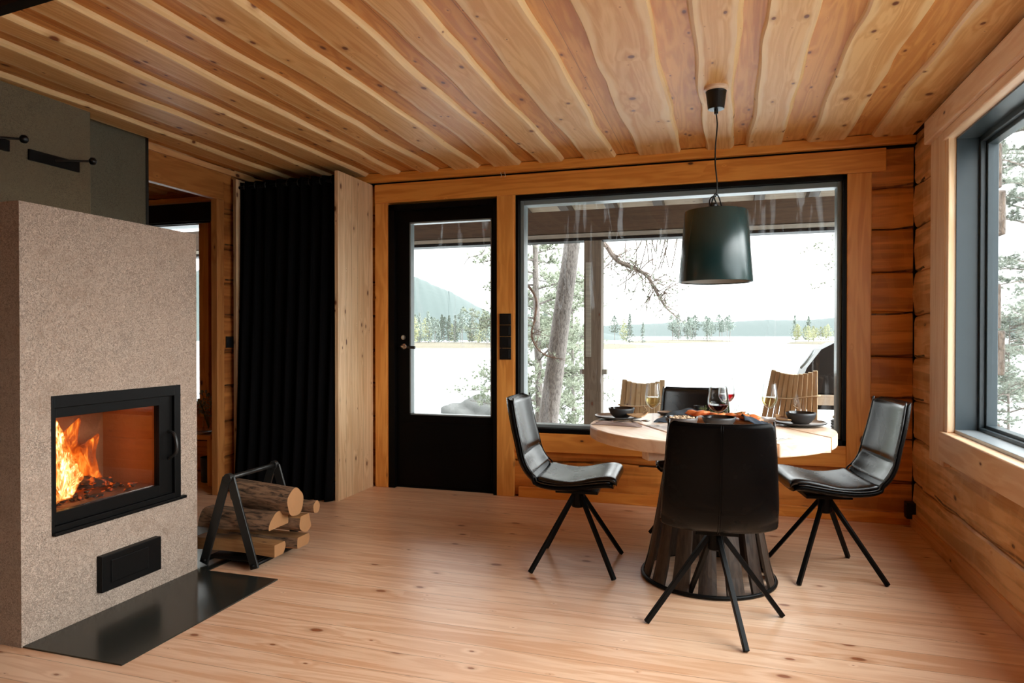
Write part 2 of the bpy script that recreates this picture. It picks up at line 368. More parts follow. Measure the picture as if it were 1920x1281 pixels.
class G:
    def __init__(s): s.b = bmesh.new()
    def box(s, a, b, rot=None, at=None):
        a, b = Vector(a), Vector(b); c = (a + b) / 2; d = b - a
        r = bmesh.ops.create_cube(s.b, size=1)
        for v in r['verts']:
            v.co = Vector((v.co.x * d.x, v.co.y * d.y, v.co.z * d.z))
            if rot is not None: v.co = rot @ v.co
            v.co += c
        return s
    def prism(s, pts, fn, lo, hi):
        """pts 2-D polygon, fn(p, t) -> 3-D, extruded from lo to hi"""
        A = [s.b.verts.new(fn(p, lo)) for p in pts]; B = [s.b.verts.new(fn(p, hi)) for p in pts]
        n = len(pts)
        s.b.faces.new(A[::-1]); s.b.faces.new(B)
        for i in range(n): s.b.faces.new((A[i], A[(i + 1) % n], B[(i + 1) % n], B[i]))
        return s
    def loft(s, rings, cap=True, closed=True):
        V = [[s.b.verts.new(p) for p in r] for r in rings]; n = len(V[0])
        for i in range(len(V) - 1):
            for j in range(n if closed else n - 1):
                try: s.b.faces.new((V[i][j], V[i][(j + 1) % n], V[i + 1][(j + 1) % n], V[i + 1][j]))
                except ValueError: pass
        if cap and closed:
            for r in (V[0][::-1], V[-1]):
                try: s.b.faces.new(r)
                except ValueError: pass
        return s
    def tube(s, pts, r, n=8, cap=True):
        pts = [Vector(p) for p in pts]; rs = r if isinstance(r, (list, tuple)) else [r] * len(pts)
        up = Vector((0, 0, 1)); rings = []; prev = None
        for i, p in enumerate(pts):
            d = (pts[min(i + 1, len(pts) - 1)] - pts[max(i - 1, 0)])
            if d.length < 1e-9: d = Vector((0, 0, 1))
            d.normalize()
            if prev is None: x = d.orthogonal().normalized()
            else: x = (prev - d * prev.dot(d)); x = x.normalized() if x.length > 1e-6 else d.orthogonal().normalized()
            y = d.cross(x); prev = x
            rings.append([p + (x * cos(2 * pi * k / n) + y * sin(2 * pi * k / n)) * rs[i] for k in range(n)])
        return s.loft(rings, cap)
    def bar(s, a, b, w, h, wdir=None):
        """square bar from a to b"""
        a, b = Vector(a), Vector(b); d = (b - a).normalized()
        x = Vector(wdir) if wdir else d.cross(Vector((0, 0, 1)))
        if x.length < 1e-5: x = Vector((1, 0, 0))
        x = (x - d * x.dot(d)).normalized(); y = d.cross(x)
        rings = [[p + x * sx * w / 2 + y * sy * h / 2 for sx, sy in ((-1, -1), (1, -1), (1, 1), (-1, 1))] for p in (a, b)]
        return s.loft(rings)
    def lathe(s, prof, c=(0, 0, 0), n=32, cap=False):
        rings = [[Vector(c) + Vector((r * cos(2 * pi * k / n), r * sin(2 * pi * k / n), z)) for k in range(n)] for r, z in prof]
        return s.loft(rings, cap)
    def grid(s, nu, nv, fn, uv=None):
        V = [[s.b.verts.new(fn(i / (nu - 1), j / (nv - 1))) for j in range(nv)] for i in range(nu)]
        for i in range(nu - 1):
            for j in range(nv - 1): s.b.faces.new((V[i][j], V[i + 1][j], V[i + 1][j + 1], V[i][j + 1]))
        return s
    def blob(s, c, r, sub=2, seed=0, amp=.2, sq=(1, 1, 1)):
        rr = random.Random(seed); ph = [rr.uniform(0, 6) for _ in range(6)]
        o = bmesh.ops.create_icosphere(s.b, subdivisions=sub, radius=1)
        for v in o['verts']:
            n = v.co.copy(); k = 1 + amp * (sin(3 * n.x + ph[0]) * sin(2.6 * n.y + ph[1]) + .6 * sin(5 * n.z + ph[2] + 4 * n.x) + .4 * sin(8 * n.y + ph[3]) * sin(7 * n.x + ph[4]))
            v.co = Vector((n.x * sq[0], n.y * sq[1], n.z * sq[2])) * r * k + Vector(c)
        return s
    def build(s, name, mat, parent=None, world=False, smooth=False, bevel=0, seg=2, sub=0, solid=0, recalc=True, origin=None):
        bm = s.b
        if recalc: bmesh.ops.recalc_face_normals(bm, faces=bm.faces)
        if origin is None and world and parent is not None: origin = root_loc(parent)
        if origin is not None: bmesh.ops.translate(bm, verts=bm.verts, vec=-Vector(origin))
        me = bpy.data.meshes.new(name); bm.to_mesh(me); bm.free()
        o = bpy.data.objects.new(name, me); COL.objects.link(o)
        if parent is not None: o.parent = parent
        elif origin is not None: o.location = origin
        me.materials.append(M[mat] if isinstance(mat, str) else mat)
        if smooth:
            for f in me.polygons: f.use_smooth = True
        if solid: m = o.modifiers.new('solid', 'SOLIDIFY'); m.thickness = solid; m.offset = 0
        if bevel: m = o.modifiers.new('bevel', 'BEVEL'); m.width = bevel; m.segments = seg; m.limit_method = 'ANGLE'; m.angle_limit = R(40)
        if sub: m = o.modifiers.new('sub', 'SUBSURF'); m.levels = sub; m.render_levels = sub
        return o
def root_loc(o):
    v = Vector((0, 0, 0))
    while o is not None: v += o.location; o = o.parent
    return v
def struct(g, name, mat, parent=None, **k):
    o = g.build(name, mat, parent, **k)
    if parent is None: o['kind'] = 'structure'
    return o
def rnd(a, b): return random.uniform(a, b)
def bez(p, n=8):
    """catmull-rom through points"""
    p = [Vector(q) for q in p]; out = []
    for i in range(len(p) - 1):
        a, b, c, d = p[max(i - 1, 0)], p[i], p[i + 1], p[min(i + 2, len(p) - 1)]
        for k in range(n):
            t = k / n
            out.append(.5 * ((2 * b) + (c - a) * t + (2 * a - 5 * b + 4 * c - d) * t * t + (3 * b - a - 3 * c + d) * t ** 3))
    out.append(p[-1]); return out
def interp(tab, t):
    for (a, va), (b, vb) in zip(tab, tab[1:]):
        if t <= b: return va + (vb - va) * ((t - a) / (b - a) if b > a else 0)
    return tab[-1][1]

# ================================================================== THE ROOM
XL, YN = -3.62, -2.4
struct(G().box((-6.2, YN, -.06), (XR + .2, YB + .05, 0)), 'floor', 'floor')

# ceiling: flat upper boards with live-edge boards lapped under them
cg = struct(G().box((-6.2, YN, CZ + .024), (XR + .2, YB + .06, CZ + .07)), 'ceiling', 'ceil_up')
g = G(); uvl = g.b.loops.layers.uv.new('UVMap')
edges = [(.90, 1.16), (.51, .76), (.15, .37), (-.13, .065), (-.57, -.27), (-.97, -.72)]
x = -1.10
while x > -6:
    w = rnd(.17, .26); edges.append((x - w, x)); x -= w + rnd(.10, .16)
for (a, b) in edges:
    ph = [rnd(0, 6.3) for _ in range(8)]
    def ed(y, k, amp=1):
        return amp * .75 * (.010 * sin(1.5 * y + ph[k]) + .008 * sin(3.7 * y + ph[k + 1]) + .005 * sin(8.3 * y + ph[k + 2]) + .012 * math.exp(-((y - 2.2 - ph[k + 3] * .4) / .12) ** 2))
    ny = 110; rows = []
    for i in range(ny):
        y = YN + (YB + .04 - YN) * i / (ny - 1)
        l, r = a + ed(y, 0), b + ed(y, 4); wn_ = .016 + .007 * sin(2.2 * y + ph[7]); wr_ = .016 + .007 * sin(2.9 * y + ph[6])
        rows.append([g.b.verts.new(c) for c in ((l, y, CZ + .024), (l + wn_ * .35, y, CZ + .010), (l + wn_, y, CZ), (r - wr_, y, CZ), (r - wr_ * .35, y, CZ + .010), (r, y, CZ + .024))])
    us = (0, .05, .12, .88, .95, 1)
    for i in range(ny - 1):
        for j in range(5):
            f = g.b.faces.new((rows[i][j], rows[i][j + 1], rows[i + 1][j + 1], rows[i + 1][j]))
            for lp, (ii, jj) in zip(f.loops, ((i, j), (i, j + 1), (i + 1, j + 1), (i + 1, j))): lp[uvl].uv = (us[jj], (YB - YN) * ii / (ny - 1))
b_ = g.build('ceiling', 'ceil_low', recalc=False); b_['kind'] = 'structure'
tr_i = [0]
def trim(g, mat, **k):
    tr_i[0] += 1
    return struct(g, 'trim_%d' % tr_i[0], mat, **k)

# log walls ---------------------------------------------------------
LOGH = .268
def log_wall(g, axis, lo, hi, z0, z1, face, seed, n=60):
    """one run of stacked hewn logs; axis 'y' = right wall facing -x, 'x' = back wall facing -y"""
    rr = random.Random(seed); z = .0; k = 0
    lines = {}
    def joint(k, u): 
        q = random.Random(seed * 31 + k); a, b = q.uniform(0, 6), q.uniform(0, 6)
        return k * LOGH + .010 * sin(1.9 * u + a) + .006 * sin(5.1 * u + b) + .003 * sin(13 * u + a * 2)
    nk = int(math.ceil(z1 / LOGH)) + 1
    prof = ((0, .024), (.012, .012), (.05, .004), (.16, 0), (.5, -.003), (.84, 0), (.95, .004), (.988, .012), (1, .024))
    for k in range(nk):
        if (k + 1) * LOGH < z0 - .02 or k * LOGH > z1: continue
        rings = []
        for i in range(n + 1):
            u = lo + (hi - lo) * i / n; a, b = joint(k, u), joint(k + 1, u)
            if k == 0: a = 0.0
            row = []
            for t, d in prof:
                zz = min(max(a + (b - a) * t, z0), z1); dd = face + d + .004 * sin(7 * u + 3 * k) * sin(pi * t) + .003 * sin(17 * u + 9 * t + k)
                row.append((dd, u, zz) if axis == 'y' else (u, dd, zz))
            rings.append(row)
        g.loft(rings, closed=False)
# right wall: face about x = XR+.018, window opening y 1.35..4.08, z .69..2.23
WX = XR + .018; WY0, WY1, WZ0, WZ1 = .55, 4.09, .69, 2.235
g = G(); log_wall(g, 'y', YN, YB + .05, 0, WZ0 - .02, WX, 3, 110); log_wall(g, 'y', WY1 + .01, YB + .05, WZ0 - .02, WZ1 + .03, WX, 3, 20)
log_wall(g, 'y', YN, YB + .05, WZ1 + .03, CZ + .05, WX, 3, 60); log_wall(g, 'y', YN, WY0 - .01, WZ0 - .02, WZ1 + .03, WX, 3, 60)
g.box((WX + .035, YN, -.05), (WX + .2, YB + .3, WZ0 - .02)).box((WX + .035, YN, WZ1 + .01), (WX + .2, YB + .3, CZ + .3)).box((WX + .035, WY1 + .01, WZ0 - .02), (WX + .2, YB + .3, WZ1 + .01)).box((WX + .035, YN, WZ0 - .02), (WX + .2, WY0 - .01, WZ1 + .01))
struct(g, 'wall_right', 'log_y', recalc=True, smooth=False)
# back wall: logs to the right of and below the window; solid shell behind with the openings cut out
BY = YB + .022
DX0, DX1, DZ1 = -2.52, -1.617, 2.228        # door frame outer
VX0, VX1, VZ0, VZ1 = -1.472, .762, .488, 2.238   # window frame outer
g = G(); log_wall(g, 'x', -1.50, WX + .01, 0, VZ0 - .01, BY, 5, 60); log_wall(g, 'x', VX1 + .01, WX + .01, VZ0 - .01, CZ + .05, BY, 5, 30)
log_wall(g, 'x', -3.6, VX1 + .01, VZ1 + .01, CZ + .05, BY, 5, 60); log_wall(g, 'x', -3.6, DX0 - .005, 0, VZ1 + .01, BY, 5, 20)
yb0, yb1 = BY + .035, BY + .17
for a, b in (((-3.9, 0 - .05), (DX0, CZ + .1)), ((DX0, DZ1), (DX1, CZ + .1)), ((DX1, -.05), (VX0, CZ + .1)), ((VX0, -.05), (VX1, VZ0)), ((VX0, VZ1), (VX1, CZ + .1)), ((VX1, -.05), (WX + .2, CZ + .3))):
    g.box((a[0], yb0, a[1]), (b[0], yb1, b[1]))
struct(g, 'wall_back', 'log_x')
struct(G().box((-6.3, YN - .12, -.05), (XR + .3, YN, CZ + .1)), 'wall_front', 'dark_wood')
# dark corner chink between the walls and under the cornice
trim(G().box((WX - .004, YB + .012, 0), (WX + .02, YB + .05, CZ)), 'black')
trim(G().box((-3.6, YB + .002, CZ - .066), (WX, YB + .06, CZ - .050)), 'black')
trim(G().box((-3.6, YB - .035, CZ - .048), (WX, YB + .05, CZ + .02)), 'trim_x', bevel=.006)
trim(G().box((WX - .022, YN, CZ - .004), (WX + .04, YB + .05, CZ + .02)), 'black')
# skirting boards
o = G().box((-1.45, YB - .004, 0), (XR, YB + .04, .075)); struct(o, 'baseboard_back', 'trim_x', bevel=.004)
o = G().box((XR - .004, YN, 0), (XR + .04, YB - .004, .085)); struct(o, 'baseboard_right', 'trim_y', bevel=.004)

# header, casings and apron of the back wall
T = YB - .012
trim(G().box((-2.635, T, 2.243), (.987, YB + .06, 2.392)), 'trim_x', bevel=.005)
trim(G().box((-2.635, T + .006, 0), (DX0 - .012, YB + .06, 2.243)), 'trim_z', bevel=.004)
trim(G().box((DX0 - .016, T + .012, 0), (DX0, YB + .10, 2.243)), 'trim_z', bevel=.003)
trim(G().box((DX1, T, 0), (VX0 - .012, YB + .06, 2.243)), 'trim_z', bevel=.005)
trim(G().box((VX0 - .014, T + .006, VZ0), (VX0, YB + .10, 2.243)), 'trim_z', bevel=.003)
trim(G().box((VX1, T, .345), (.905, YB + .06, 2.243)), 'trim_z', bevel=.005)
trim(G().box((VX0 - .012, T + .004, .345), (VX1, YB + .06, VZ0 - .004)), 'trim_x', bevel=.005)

# window in the back wall
win = struct(G().box((VX0, YB - .004, VZ0), (VX0 + .022, YB + .11, VZ1)).box((VX1 - .022, YB - .004, VZ0), (VX1, YB + .11, VZ1)).box((VX0, YB - .004, VZ0), (VX1, YB + .11, VZ0 + .03)).box((VX0, YB - .004, VZ1 - .03), (VX1, YB + .11, VZ1)), 'window_1', 'black')
a0, a1, c0, c1 = VX0 + .022, VX1 - .022, VZ0 + .03, VZ1 - .03
G().box((a0, YB + .05, c0), (a0 + .028, YB + .16, c1)).box((a1 - .028, YB + .05, c0), (a1, YB + .16, c1)).box((a0 + .028, YB + .05, c0), (a1 - .028, YB + .16, c0 + .022)).box((a0 + .028, YB + .05, c1 - .035), (a1 - .028, YB + .16, c1)).build('window_frame', 'frame_out', win, bevel=.003)
G().box((a0 + .026, YB + .085, c0 + .02), (a1 - .026, YB + .091, c1 - .033)).build('window_pane', 'pane', win)

# door with its frame, leaf, glass and lever
fr = G()
for a, b in (((DX0, 0), (DX0 + .055, DZ1)), ((DX1 - .03, 0), (DX1, DZ1)), ((DX0, DZ1 - .045), (DX1, DZ1))): fr.box((a[0], YB - .004, a[1]), (b[0], YB + .13, b[1]))
fr.box((DX0, YB + .04, 0), (DX1, YB + .15, .02))
door = struct(fr, 'door_1', 'black', bevel=.003)
lx0, lx1, lz0, lz1 = DX0 + .055, DX1 - .03, .022, DZ1 - .045
gx0, gx1, gz0, gz1 = -2.352, -1.672, .578, 2.088
lf = G()
for a, b in (((lx0, lz0), (gx0, lz1)), ((gx1, lz0), (lx1, lz1)), ((gx0, gz1), (gx1, lz1)), ((gx0, lz0), (gx1, gz0))): lf.box((a[0], YB + .035, a[1]), (b[0], YB + .09, b[1]))
lf.box((lx0 + .07, YB + .030, lz0 + .08), (gx1 + .0, YB + .04, gz0 - .06))
leaf = lf.build('door_leaf', 'black', door)
bd = G()
for a, b in (((gx0, gz0), (gx0 + .010, gz1)), ((gx1 - .008, gz0), (gx1, gz1)), ((gx0, gz1 - .012), (gx1, gz1)), ((gx0, gz0), (gx1, gz0 + .010))): bd.box((a[0], YB + .032, a[1]), (b[0], YB + .095, b[1]))
bd.build('glazing_bead', 'frame_out', door)
G().box((gx0 + .008, YB + .06, gz0 + .008), (gx1 - .006, YB + .066, gz1 - .01)).build('window_pane', 'pane', door)
hx = -2.405; hd = G(); hd.lathe([(0, 0), (.024, 0), (.024, .006), (.0, .006)], n=20)
for v in hd.b.verts: v.co = Vector((v.co.x + hx, YB + .034 - v.co.z, v.co.y + 1.115))
hd.tube([(hx, YB + .03, 1.115), (hx, YB - .012, 1.115), (hx + .02, YB - .022, 1.112), (hx + .06, YB - .022, 1.110)], .010, 10)
hd.build('door_handle', 'steel', door, smooth=True)
G().tube([(hx + .055, YB - .022, 1.110), (hx + .125, YB - .022, 1.107)], .0115, 10).build('handle_grip', 'dullsteel', door, smooth=True, bevel=.002)
lk = G().lathe([(0, 0), (.018, 0), (.018, .010), (.0, .012)], n=20)
for v in lk.b.verts: v.co = Vector((v.co.x + hx + .0, YB + .034 - v.co.z, v.co.y + 1.185))
lk.box((hx - .003, YB + .012, 1.172), (hx + .003, YB + .03, 1.198)); lk.build('door_lock', 'steel', door)

# window in the right wall: slate-grey reveal, frame, pane
g = G(); dx = .125
g.box((WX + .01, WY1 - .012, WZ0), (WX + .01 + dx, WY1 + .01, WZ1)).box((WX + .01, WY0, WZ0), (WX + .01 + dx, WY0 + .02, WZ1)).box((WX + .01, WY0, WZ1 - .012), (WX + .01 + dx, WY1, WZ1 + .01))
w2 = struct(g, 'window_2', 'frame_blue')
G().box((WX + .008, WY0, WZ0 - .01), (WX + .01 + dx, WY1 - .012, WZ0 + .018)).build('window_sill', 'sill', w2, bevel=.002)
fx = WX + dx + .01; g = G()
for y0, y1, z0, z1 in ((WY1 - .055, WY1, WZ0, WZ1), (WY0, WY0 + .055, WZ0, WZ1), (WY0, WY1, WZ1 - .06, WZ1), (WY0, WY1, WZ0, WZ0 + .05)): g.box((fx, y0, z0), (fx + .05, y1, z1))
for y0, y1, z0, z1 in ((WY1 - .035, WY1, WZ0, WZ1), (WY0, WY0 + .035, WZ0, WZ1), (WY0, WY1, WZ1 - .04, WZ1), (WY0, WY1, WZ0, WZ0 + .035)): g.box((fx - .025, y0, z0), (fx, y1, z1))
g.build('window_frame', 'frame_blue', w2, bevel=.003)
G().box((fx + .02, WY0 + .05, WZ0 + .045), (fx + .026, WY1 - .05, WZ1 - .055)).build('window_pane', 'pane_clear', w2)
TX = XR - .012
trim(G().box((TX, WY1 + .04, .50), (WX + .05, WY1 + .30, 2.30)), 'lit_z', bevel=.004)
trim(G().box((TX + .004, WY1 - .004, WZ0), (WX + .05, WY1 + .05, 2.27)), 'lit_z', bevel=.004)
trim(G().box((TX - .02, WY0 - .3, .538), (WX + .05, WY1 + .055, WZ0 + .0)), 'lit_y', bevel=.006)
trim(G().box((TX - .03, WY0 - .3, 2.285), (WX + .05, WY1 + .32, 2.415)), 'lit_y', bevel=.006)
trim(G().box((TX - .01, WY0 - .3, 2.232), (WX + .05, WY1 + .05, 2.285)), 'lit_y', bevel=.006)
trim(G().box((TX, WY0 - .16, .538), (WX + .05, WY0 - .0, 2.30)), 'lit_z', bevel=.004)

# left side: chimney stack, plastered panel, wall with opening to the next room
struct(G().box((-4.1, YN, 0), (-3.40, 2.965, CZ + .03)), 'wall_left', 'concrete', bevel=.006)
trim(G().box((-3.9, 2.965, 0), (-3.548, 3.49, CZ + .03)), 'concrete_grey')
trim(G().box((-3.9, 3.49, 0), (-3.545, 3.512, CZ + .03)), 'dullsteel')
OY0, OY1 = 3.512, 4.215
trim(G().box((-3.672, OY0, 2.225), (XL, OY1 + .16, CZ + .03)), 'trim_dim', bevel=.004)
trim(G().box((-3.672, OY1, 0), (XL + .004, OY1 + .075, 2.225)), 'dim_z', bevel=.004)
g = G(); log_wall(g, 'y', OY1 + .07, YB + .05, 0, CZ + .03, -XL + .0, 9, 14)
for v in g.b.verts: v.co.x = -v.co.x
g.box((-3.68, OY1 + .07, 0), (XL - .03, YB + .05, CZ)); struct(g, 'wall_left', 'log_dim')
trim(G().box((XL, OY0, CZ - .03), (XL + .02, YB, CZ + .01)), 'trim_y')

# the room beyond: walls, window, roller blind
struct(G().box((-6.3, YN, -.05), (-6.18, YB + .1, CZ + .1)).box((-6.3, 2.2, 0), (-4.0, 2.3, CZ)), 'wall_far_left', 'log_y')
g = G().box((-6.2, yb0, -.05), (-5.35, yb1, CZ + .1)).box((-5.35, yb0, -.05), (-4.31, yb1, .62)).box((-5.35, yb0, 2.20), (-4.31, yb1, CZ + .1)).box((-4.31, yb0, -.05), (-3.7, yb1, CZ + .1))
struct(g, 'wall_back_left', 'log_x')
w3 = struct(G().box((-4.335, BY - .02, .62), (-4.305, BY + .18, 2.2)).box((-5.38, BY - .02, .62), (-5.35, BY + .18, 2.2)).box((-5.38, BY - .02, .60), (-4.305, BY + .18, .63)).box((-5.38, BY + .02, 2.17), (-4.305, BY + .18, 2.2)), 'window_3', 'frame_out')
G().box((-5.34, BY + .1, .63), (-4.32, BY + .106, 2.18)).build('window_pane', 'pane', w3)
trim(G().box((-4.32, BY - .05, .5), (-4.22, BY + .05, 2.2)), 'trim_z', bevel=.004)
trim(G().box((-6, BY - .10, 2.345), (-3.72, BY + .05, 2.385)), 'trim_x', bevel=.004)
bl = thing('roller_blind', 'black roller blind rolled up above the window in the next room', 'blind', (-4.7, 4.72, 2.15))
G().box((-5.5, 4.69, 2.165), (-4.06, 4.75, 2.32)).build('blind_box', 'black', bl, world=True, bevel=.006)
G().box((-5.4, 4.715, 2.150), (-4.12, 4.725, 2.168)).build('bottom_rail', 'black', bl, world=True)

# ================================================================== FIREPLACE
FX, FY0, FY1, FZ = -2.567, 1.927, 2.842, 1.716
fp = thing('fireplace', 'big rough plastered fireplace with burning stove insert', 'fireplace', (-2.95, 2.385, 0))
kx0, kx1, ky0, ky1, kz0, kz1 = -3.02, FX, 2.052, 2.730, .40, .957
g = G()
g.box((-3.395, FY0, 0), (kx0, FY1, FZ)).box((kx0, FY0, 0), (FX, ky0, FZ)).box((kx0, ky1, 0), (FX, FY1, FZ)).box((kx0, ky0, kz1), (FX, ky1, FZ)).box((kx0, ky0, 0), (FX, ky1, kz0))
bmesh.ops.remove_doubles(g.b, verts=g.b.verts, dist=.0005)
g.build('plaster_body', 'plaster', fp, world=True)
g = G()
g.box((kx0 + .002, ky0 + .002, kz0 + .002), (kx0 + .05, ky1 - .002, kz1 - .002)).box((kx0, ky0 + .002, kz0 + .002), (FX - .06, ky0 + .05, kz1 - .002)).box((kx0, ky1 - .08, kz0 + .002), (FX - .06, ky1 - .002, kz1 - .002)).box((kx0, ky0 + .002, kz1 - .05), (FX - .06, ky1 - .002, kz1 - .002)).box((kx0, ky0 + .002, kz0 + .002), (FX - .06, ky1 - .002, kz0 + .075))
g.build('firebox', 'firebrick', fp, world=True)
s0, s1, t0, t1 = 2.083, 2.611, .482, .866          # glass
g = G()
for y0, y1, z0, z1 in ((ky0, ky0 + .012, kz0, kz1), (ky1 - .04, ky1, kz0, kz1), (ky0 + .012, ky1 - .04, kz1 - .05, kz1), (ky0 + .012, ky1 - .04, kz0, kz0 + .03)): g.box((FX - .07, y0, z0), (FX + .004, y1, z1))
g.box((FX - .06, ky0, kz0 - .006), (FX + .022, ky1 + .02, kz0 + .008))
sf = g.build('stove_frame', 'blackmetal', fp, world=True, bevel=.002)
g = G()
for y0, y1, z0, z1 in ((ky0 + .012, s0, kz0 + .03, kz1 - .05), (s1, ky1 - .04, kz0 + .03, kz1 - .05), (s0, s1, t1, kz1 - .05), (s0, s1, kz0 + .03, t0)): g.box((FX - .045, y0, z0), (FX - .012, y1, z1))
sd = g.build('stove_door', 'blackmetal', fp, world=True, bevel=.0015)
G().box((FX - .034, s0, t0), (FX - .028, s1, t1)).build('door_glass', 'stoveglass', sd, origin=root_loc(fp))
hy = 2.668; G().tube(bez([(FX - .014, hy, .735), (FX + .02, hy, .722), (FX + .036, hy, .675), (FX + .030, hy, .63), (FX - .014, hy, .60)], 6), [.008] * 25, 8).build('door_handle', 'dullsteel', sd, origin=root_loc(fp), smooth=True)
g = G().box((FX - .004, 2.256, .094), (FX + .030, 2.578, .250)); g.box((FX + .028, 2.30, .125), (FX + .034, 2.50, .225))
g.build('ash_door', 'blackmetal', fp, world=True, bevel=.003)
# embers and logs inside
em = thing('burning_log_pile', 'glowing embers and charred logs burning inside the stove', 'fire', (-2.78, 2.3, .475))
g = G()
rr = random.Random(3)
for i in range(70):
    g.blob((rr.uniform(-2.95, -2.64), rr.uniform(2.09, 2.56), .482 + rr.uniform(0, .018)), rr.uniform(.008, .022), 1, i, .3, (1, 1, .6))
g.build('ember_bed', 'ember', em, world=True)['kind'] = 'stuff'
for a, b, r in (((-2.72, 2.12, .515), (-2.80, 2.42, .53), .026), ((-2.84, 2.16, .52), (-2.76, 2.50, .512), .024), ((-2.86, 2.24, .56), (-2.70, 2.36, .545), .020)):
    G().tube(bez([a, tuple((p + q) / 2 + .006 for p, q in zip(a, b)), b], 5), [r * (.9 + .2 * ((k * 7) % 3) / 3) for k in range(11)], 9).build('charred_log', 'ember', em, world=True)
def flame(c, h, r, seed, lean=(0, 0)):
    q = random.Random(seed); ph = [q.uniform(0, 6) for _ in range(4)]; rings = []
    for i in range(30):
        t = i / 29; rad = r * (.25 + .75 * sin(pi * min(1, t * .9 + .10)) ** .8) * (1 - t) ** .35 + .002
        cx = c[0] + lean[0] * t * t + .16 * r * sin(5 * t + ph[0]); cy = c[1] + lean[1] * t * t + .22 * r * sin(7.5 * t + ph[1])
        rings.append([(cx + rad * .45 * cos(a) * (1 + .25 * sin(3 * a + ph[2] + 6 * t)), cy + rad * sin(a) * (1 + .18 * sin(2 * a + ph[3] + 9 * t)), c[2] + h * t) for a in [2 * pi * k / 20 for k in range(20)]])
    return rings
fl = [((-2.70, 2.165, .50), .375, .085, 1, (0, .0), 'flame'), ((-2.74, 2.13, .50), .40, .070, 2, (0, .02), 'flame'), ((-2.78, 2.24, .50), .38, .070, 3, (0, -.01), 'flame'),
      ((-2.68, 2.215, .50), .15, .060, 5, (0, .05), 'flame'), ((-2.67, 2.12, .49), .12, .045, 8, (0, .03), 'flame'),
      ((-2.84, 2.33, .49), .33, .120, 4, (0, .05), 'glow'), ((-2.90, 2.23, .49), .40, .160, 6, (0, .04), 'glow'), ((-2.88, 2.45, .49), .24, .110, 7, (0, .06), 'glow')]
for c, h, r, sd_, ln, mt in fl:
    G().loft(flame(c, h, r, sd_, ln)).build('flame', mt, em, world=True, smooth=True)
pl = bpy.data.lights.new('firelight', 'POINT'); pl.energy = 1.0; pl.color = (1, .30, .05); pl.shadow_soft_size = .06
po = bpy.data.objects.new('firelight', pl); COL.objects.link(po); po.location = (-2.78, 2.18, .62)

# hooks on the chimney
def hook(y0, y1, z0, z1, label):
    h = thing('damper_plate', label, 'chimney fitting', (-3.40, (y0 + y1) / 2, z0))
    rot = Matrix.Rotation(0, 3, 'X')
    G().prism([(y0, z0), (y1, z1), (y1, z1 + .055), (y0, z0 + .055)], lambda p, t: (t, p[0], p[1]), -3.400, -3.388).build('mounting_plate', 'blackmetal', h, world=True)
    a = Vector((-3.388, (y0 + y1) / 2, (z0 + z1) / 2 + .03)); b = Vector((-3.30, y1 + .005, (z0 + z1) / 2 + .055))
    G().tube([a, b], .006, 8).build('rod', 'dullsteel', h, world=True)
    G().lathe([(.0, -.02), (.012, -.018), (.02, -.006), (.02, .006), (.012, .018), (0, .02)], b, 16).build('ball_knob', 'plastic', h, world=True, smooth=True)
hook(2.60, 2.885, 2.10, 2.10, 'black damper plate with ball-tipped rod nearer the chimney corner')
hook(2.15, 2.50, 2.115, 2.115, 'black damper plate with ball-tipped rod cut by the left photo edge')
g = G().box((-2.95, 2.40, FZ), (-2.85, 2.50, FZ + .012)); tag(g.build('iron_lid', 'blackmetal', None, origin=(-2.9, 2.45, FZ)), 'small black iron lid lying on top of the fireplace', 'lid')

# steel hearth plates
tag(G().box((-2.565, 1.93, .0), (-2.082, 2.838, .006)).build('hearth_plate', 'hearth', None, origin=(-2.32, 2.38, 0)), 'black steel hearth plate on the floor in front of fireplace', 'hearth plate')
tag(G().box((-3.38, 2.846, .0), (-2.50, 3.49, .005)).build('hearth_plate', 'hearth', None, origin=(-3.0, 3.17, 0)), 'steel floor plate beside the fireplace, behind the log rack', 'hearth plate')

# ================================================================== LOG RACK
rk = thing('firewood_rack', 'black iron A-frame firewood rack with round carrying bar', 'firewood rack', (-2.42, 3.08, .006))
rx, rtop = -2.425, .468
for yy in (2.905, 3.275):
    for sx in (-1, 1):
        G().bar((rx + sx * .158, yy, .014), (rx + sx * .010, yy + .002 * sx, rtop), .012, .048, (0, 1, 0)).build('side_bar', 'dullsteel', rk, world=True, bevel=.002)
    g = G().lathe([(0, -.014), (.024, -.014), (.024, .014), (0, .014)], n=18)
    for v in g.b.verts: v.co = Vector((v.co.x + rx, yy + v.co.z, v.co.y + rtop))
    g.build('pivot_boss', 'dullsteel', rk, world=True, bevel=.003)
G().tube([(rx, 2.91, rtop), (rx, 3.27, rtop)], .0125, 14).build('carry_bar', 'dullsteel', rk, world=True, smooth=True)
g = G().box((rx - .15, 2.915, .040), (rx + .15, 3.265, .046))
g.build('tray', 'blackmetal', rk, world=True)
for sx in (-1, 1): G().tube([(rx + sx * .15, 2.89, .030), (rx + sx * .15, 3.29, .030)], .011, 10).build('edge_rod', 'blackmetal', rk, world=True, smooth=True)
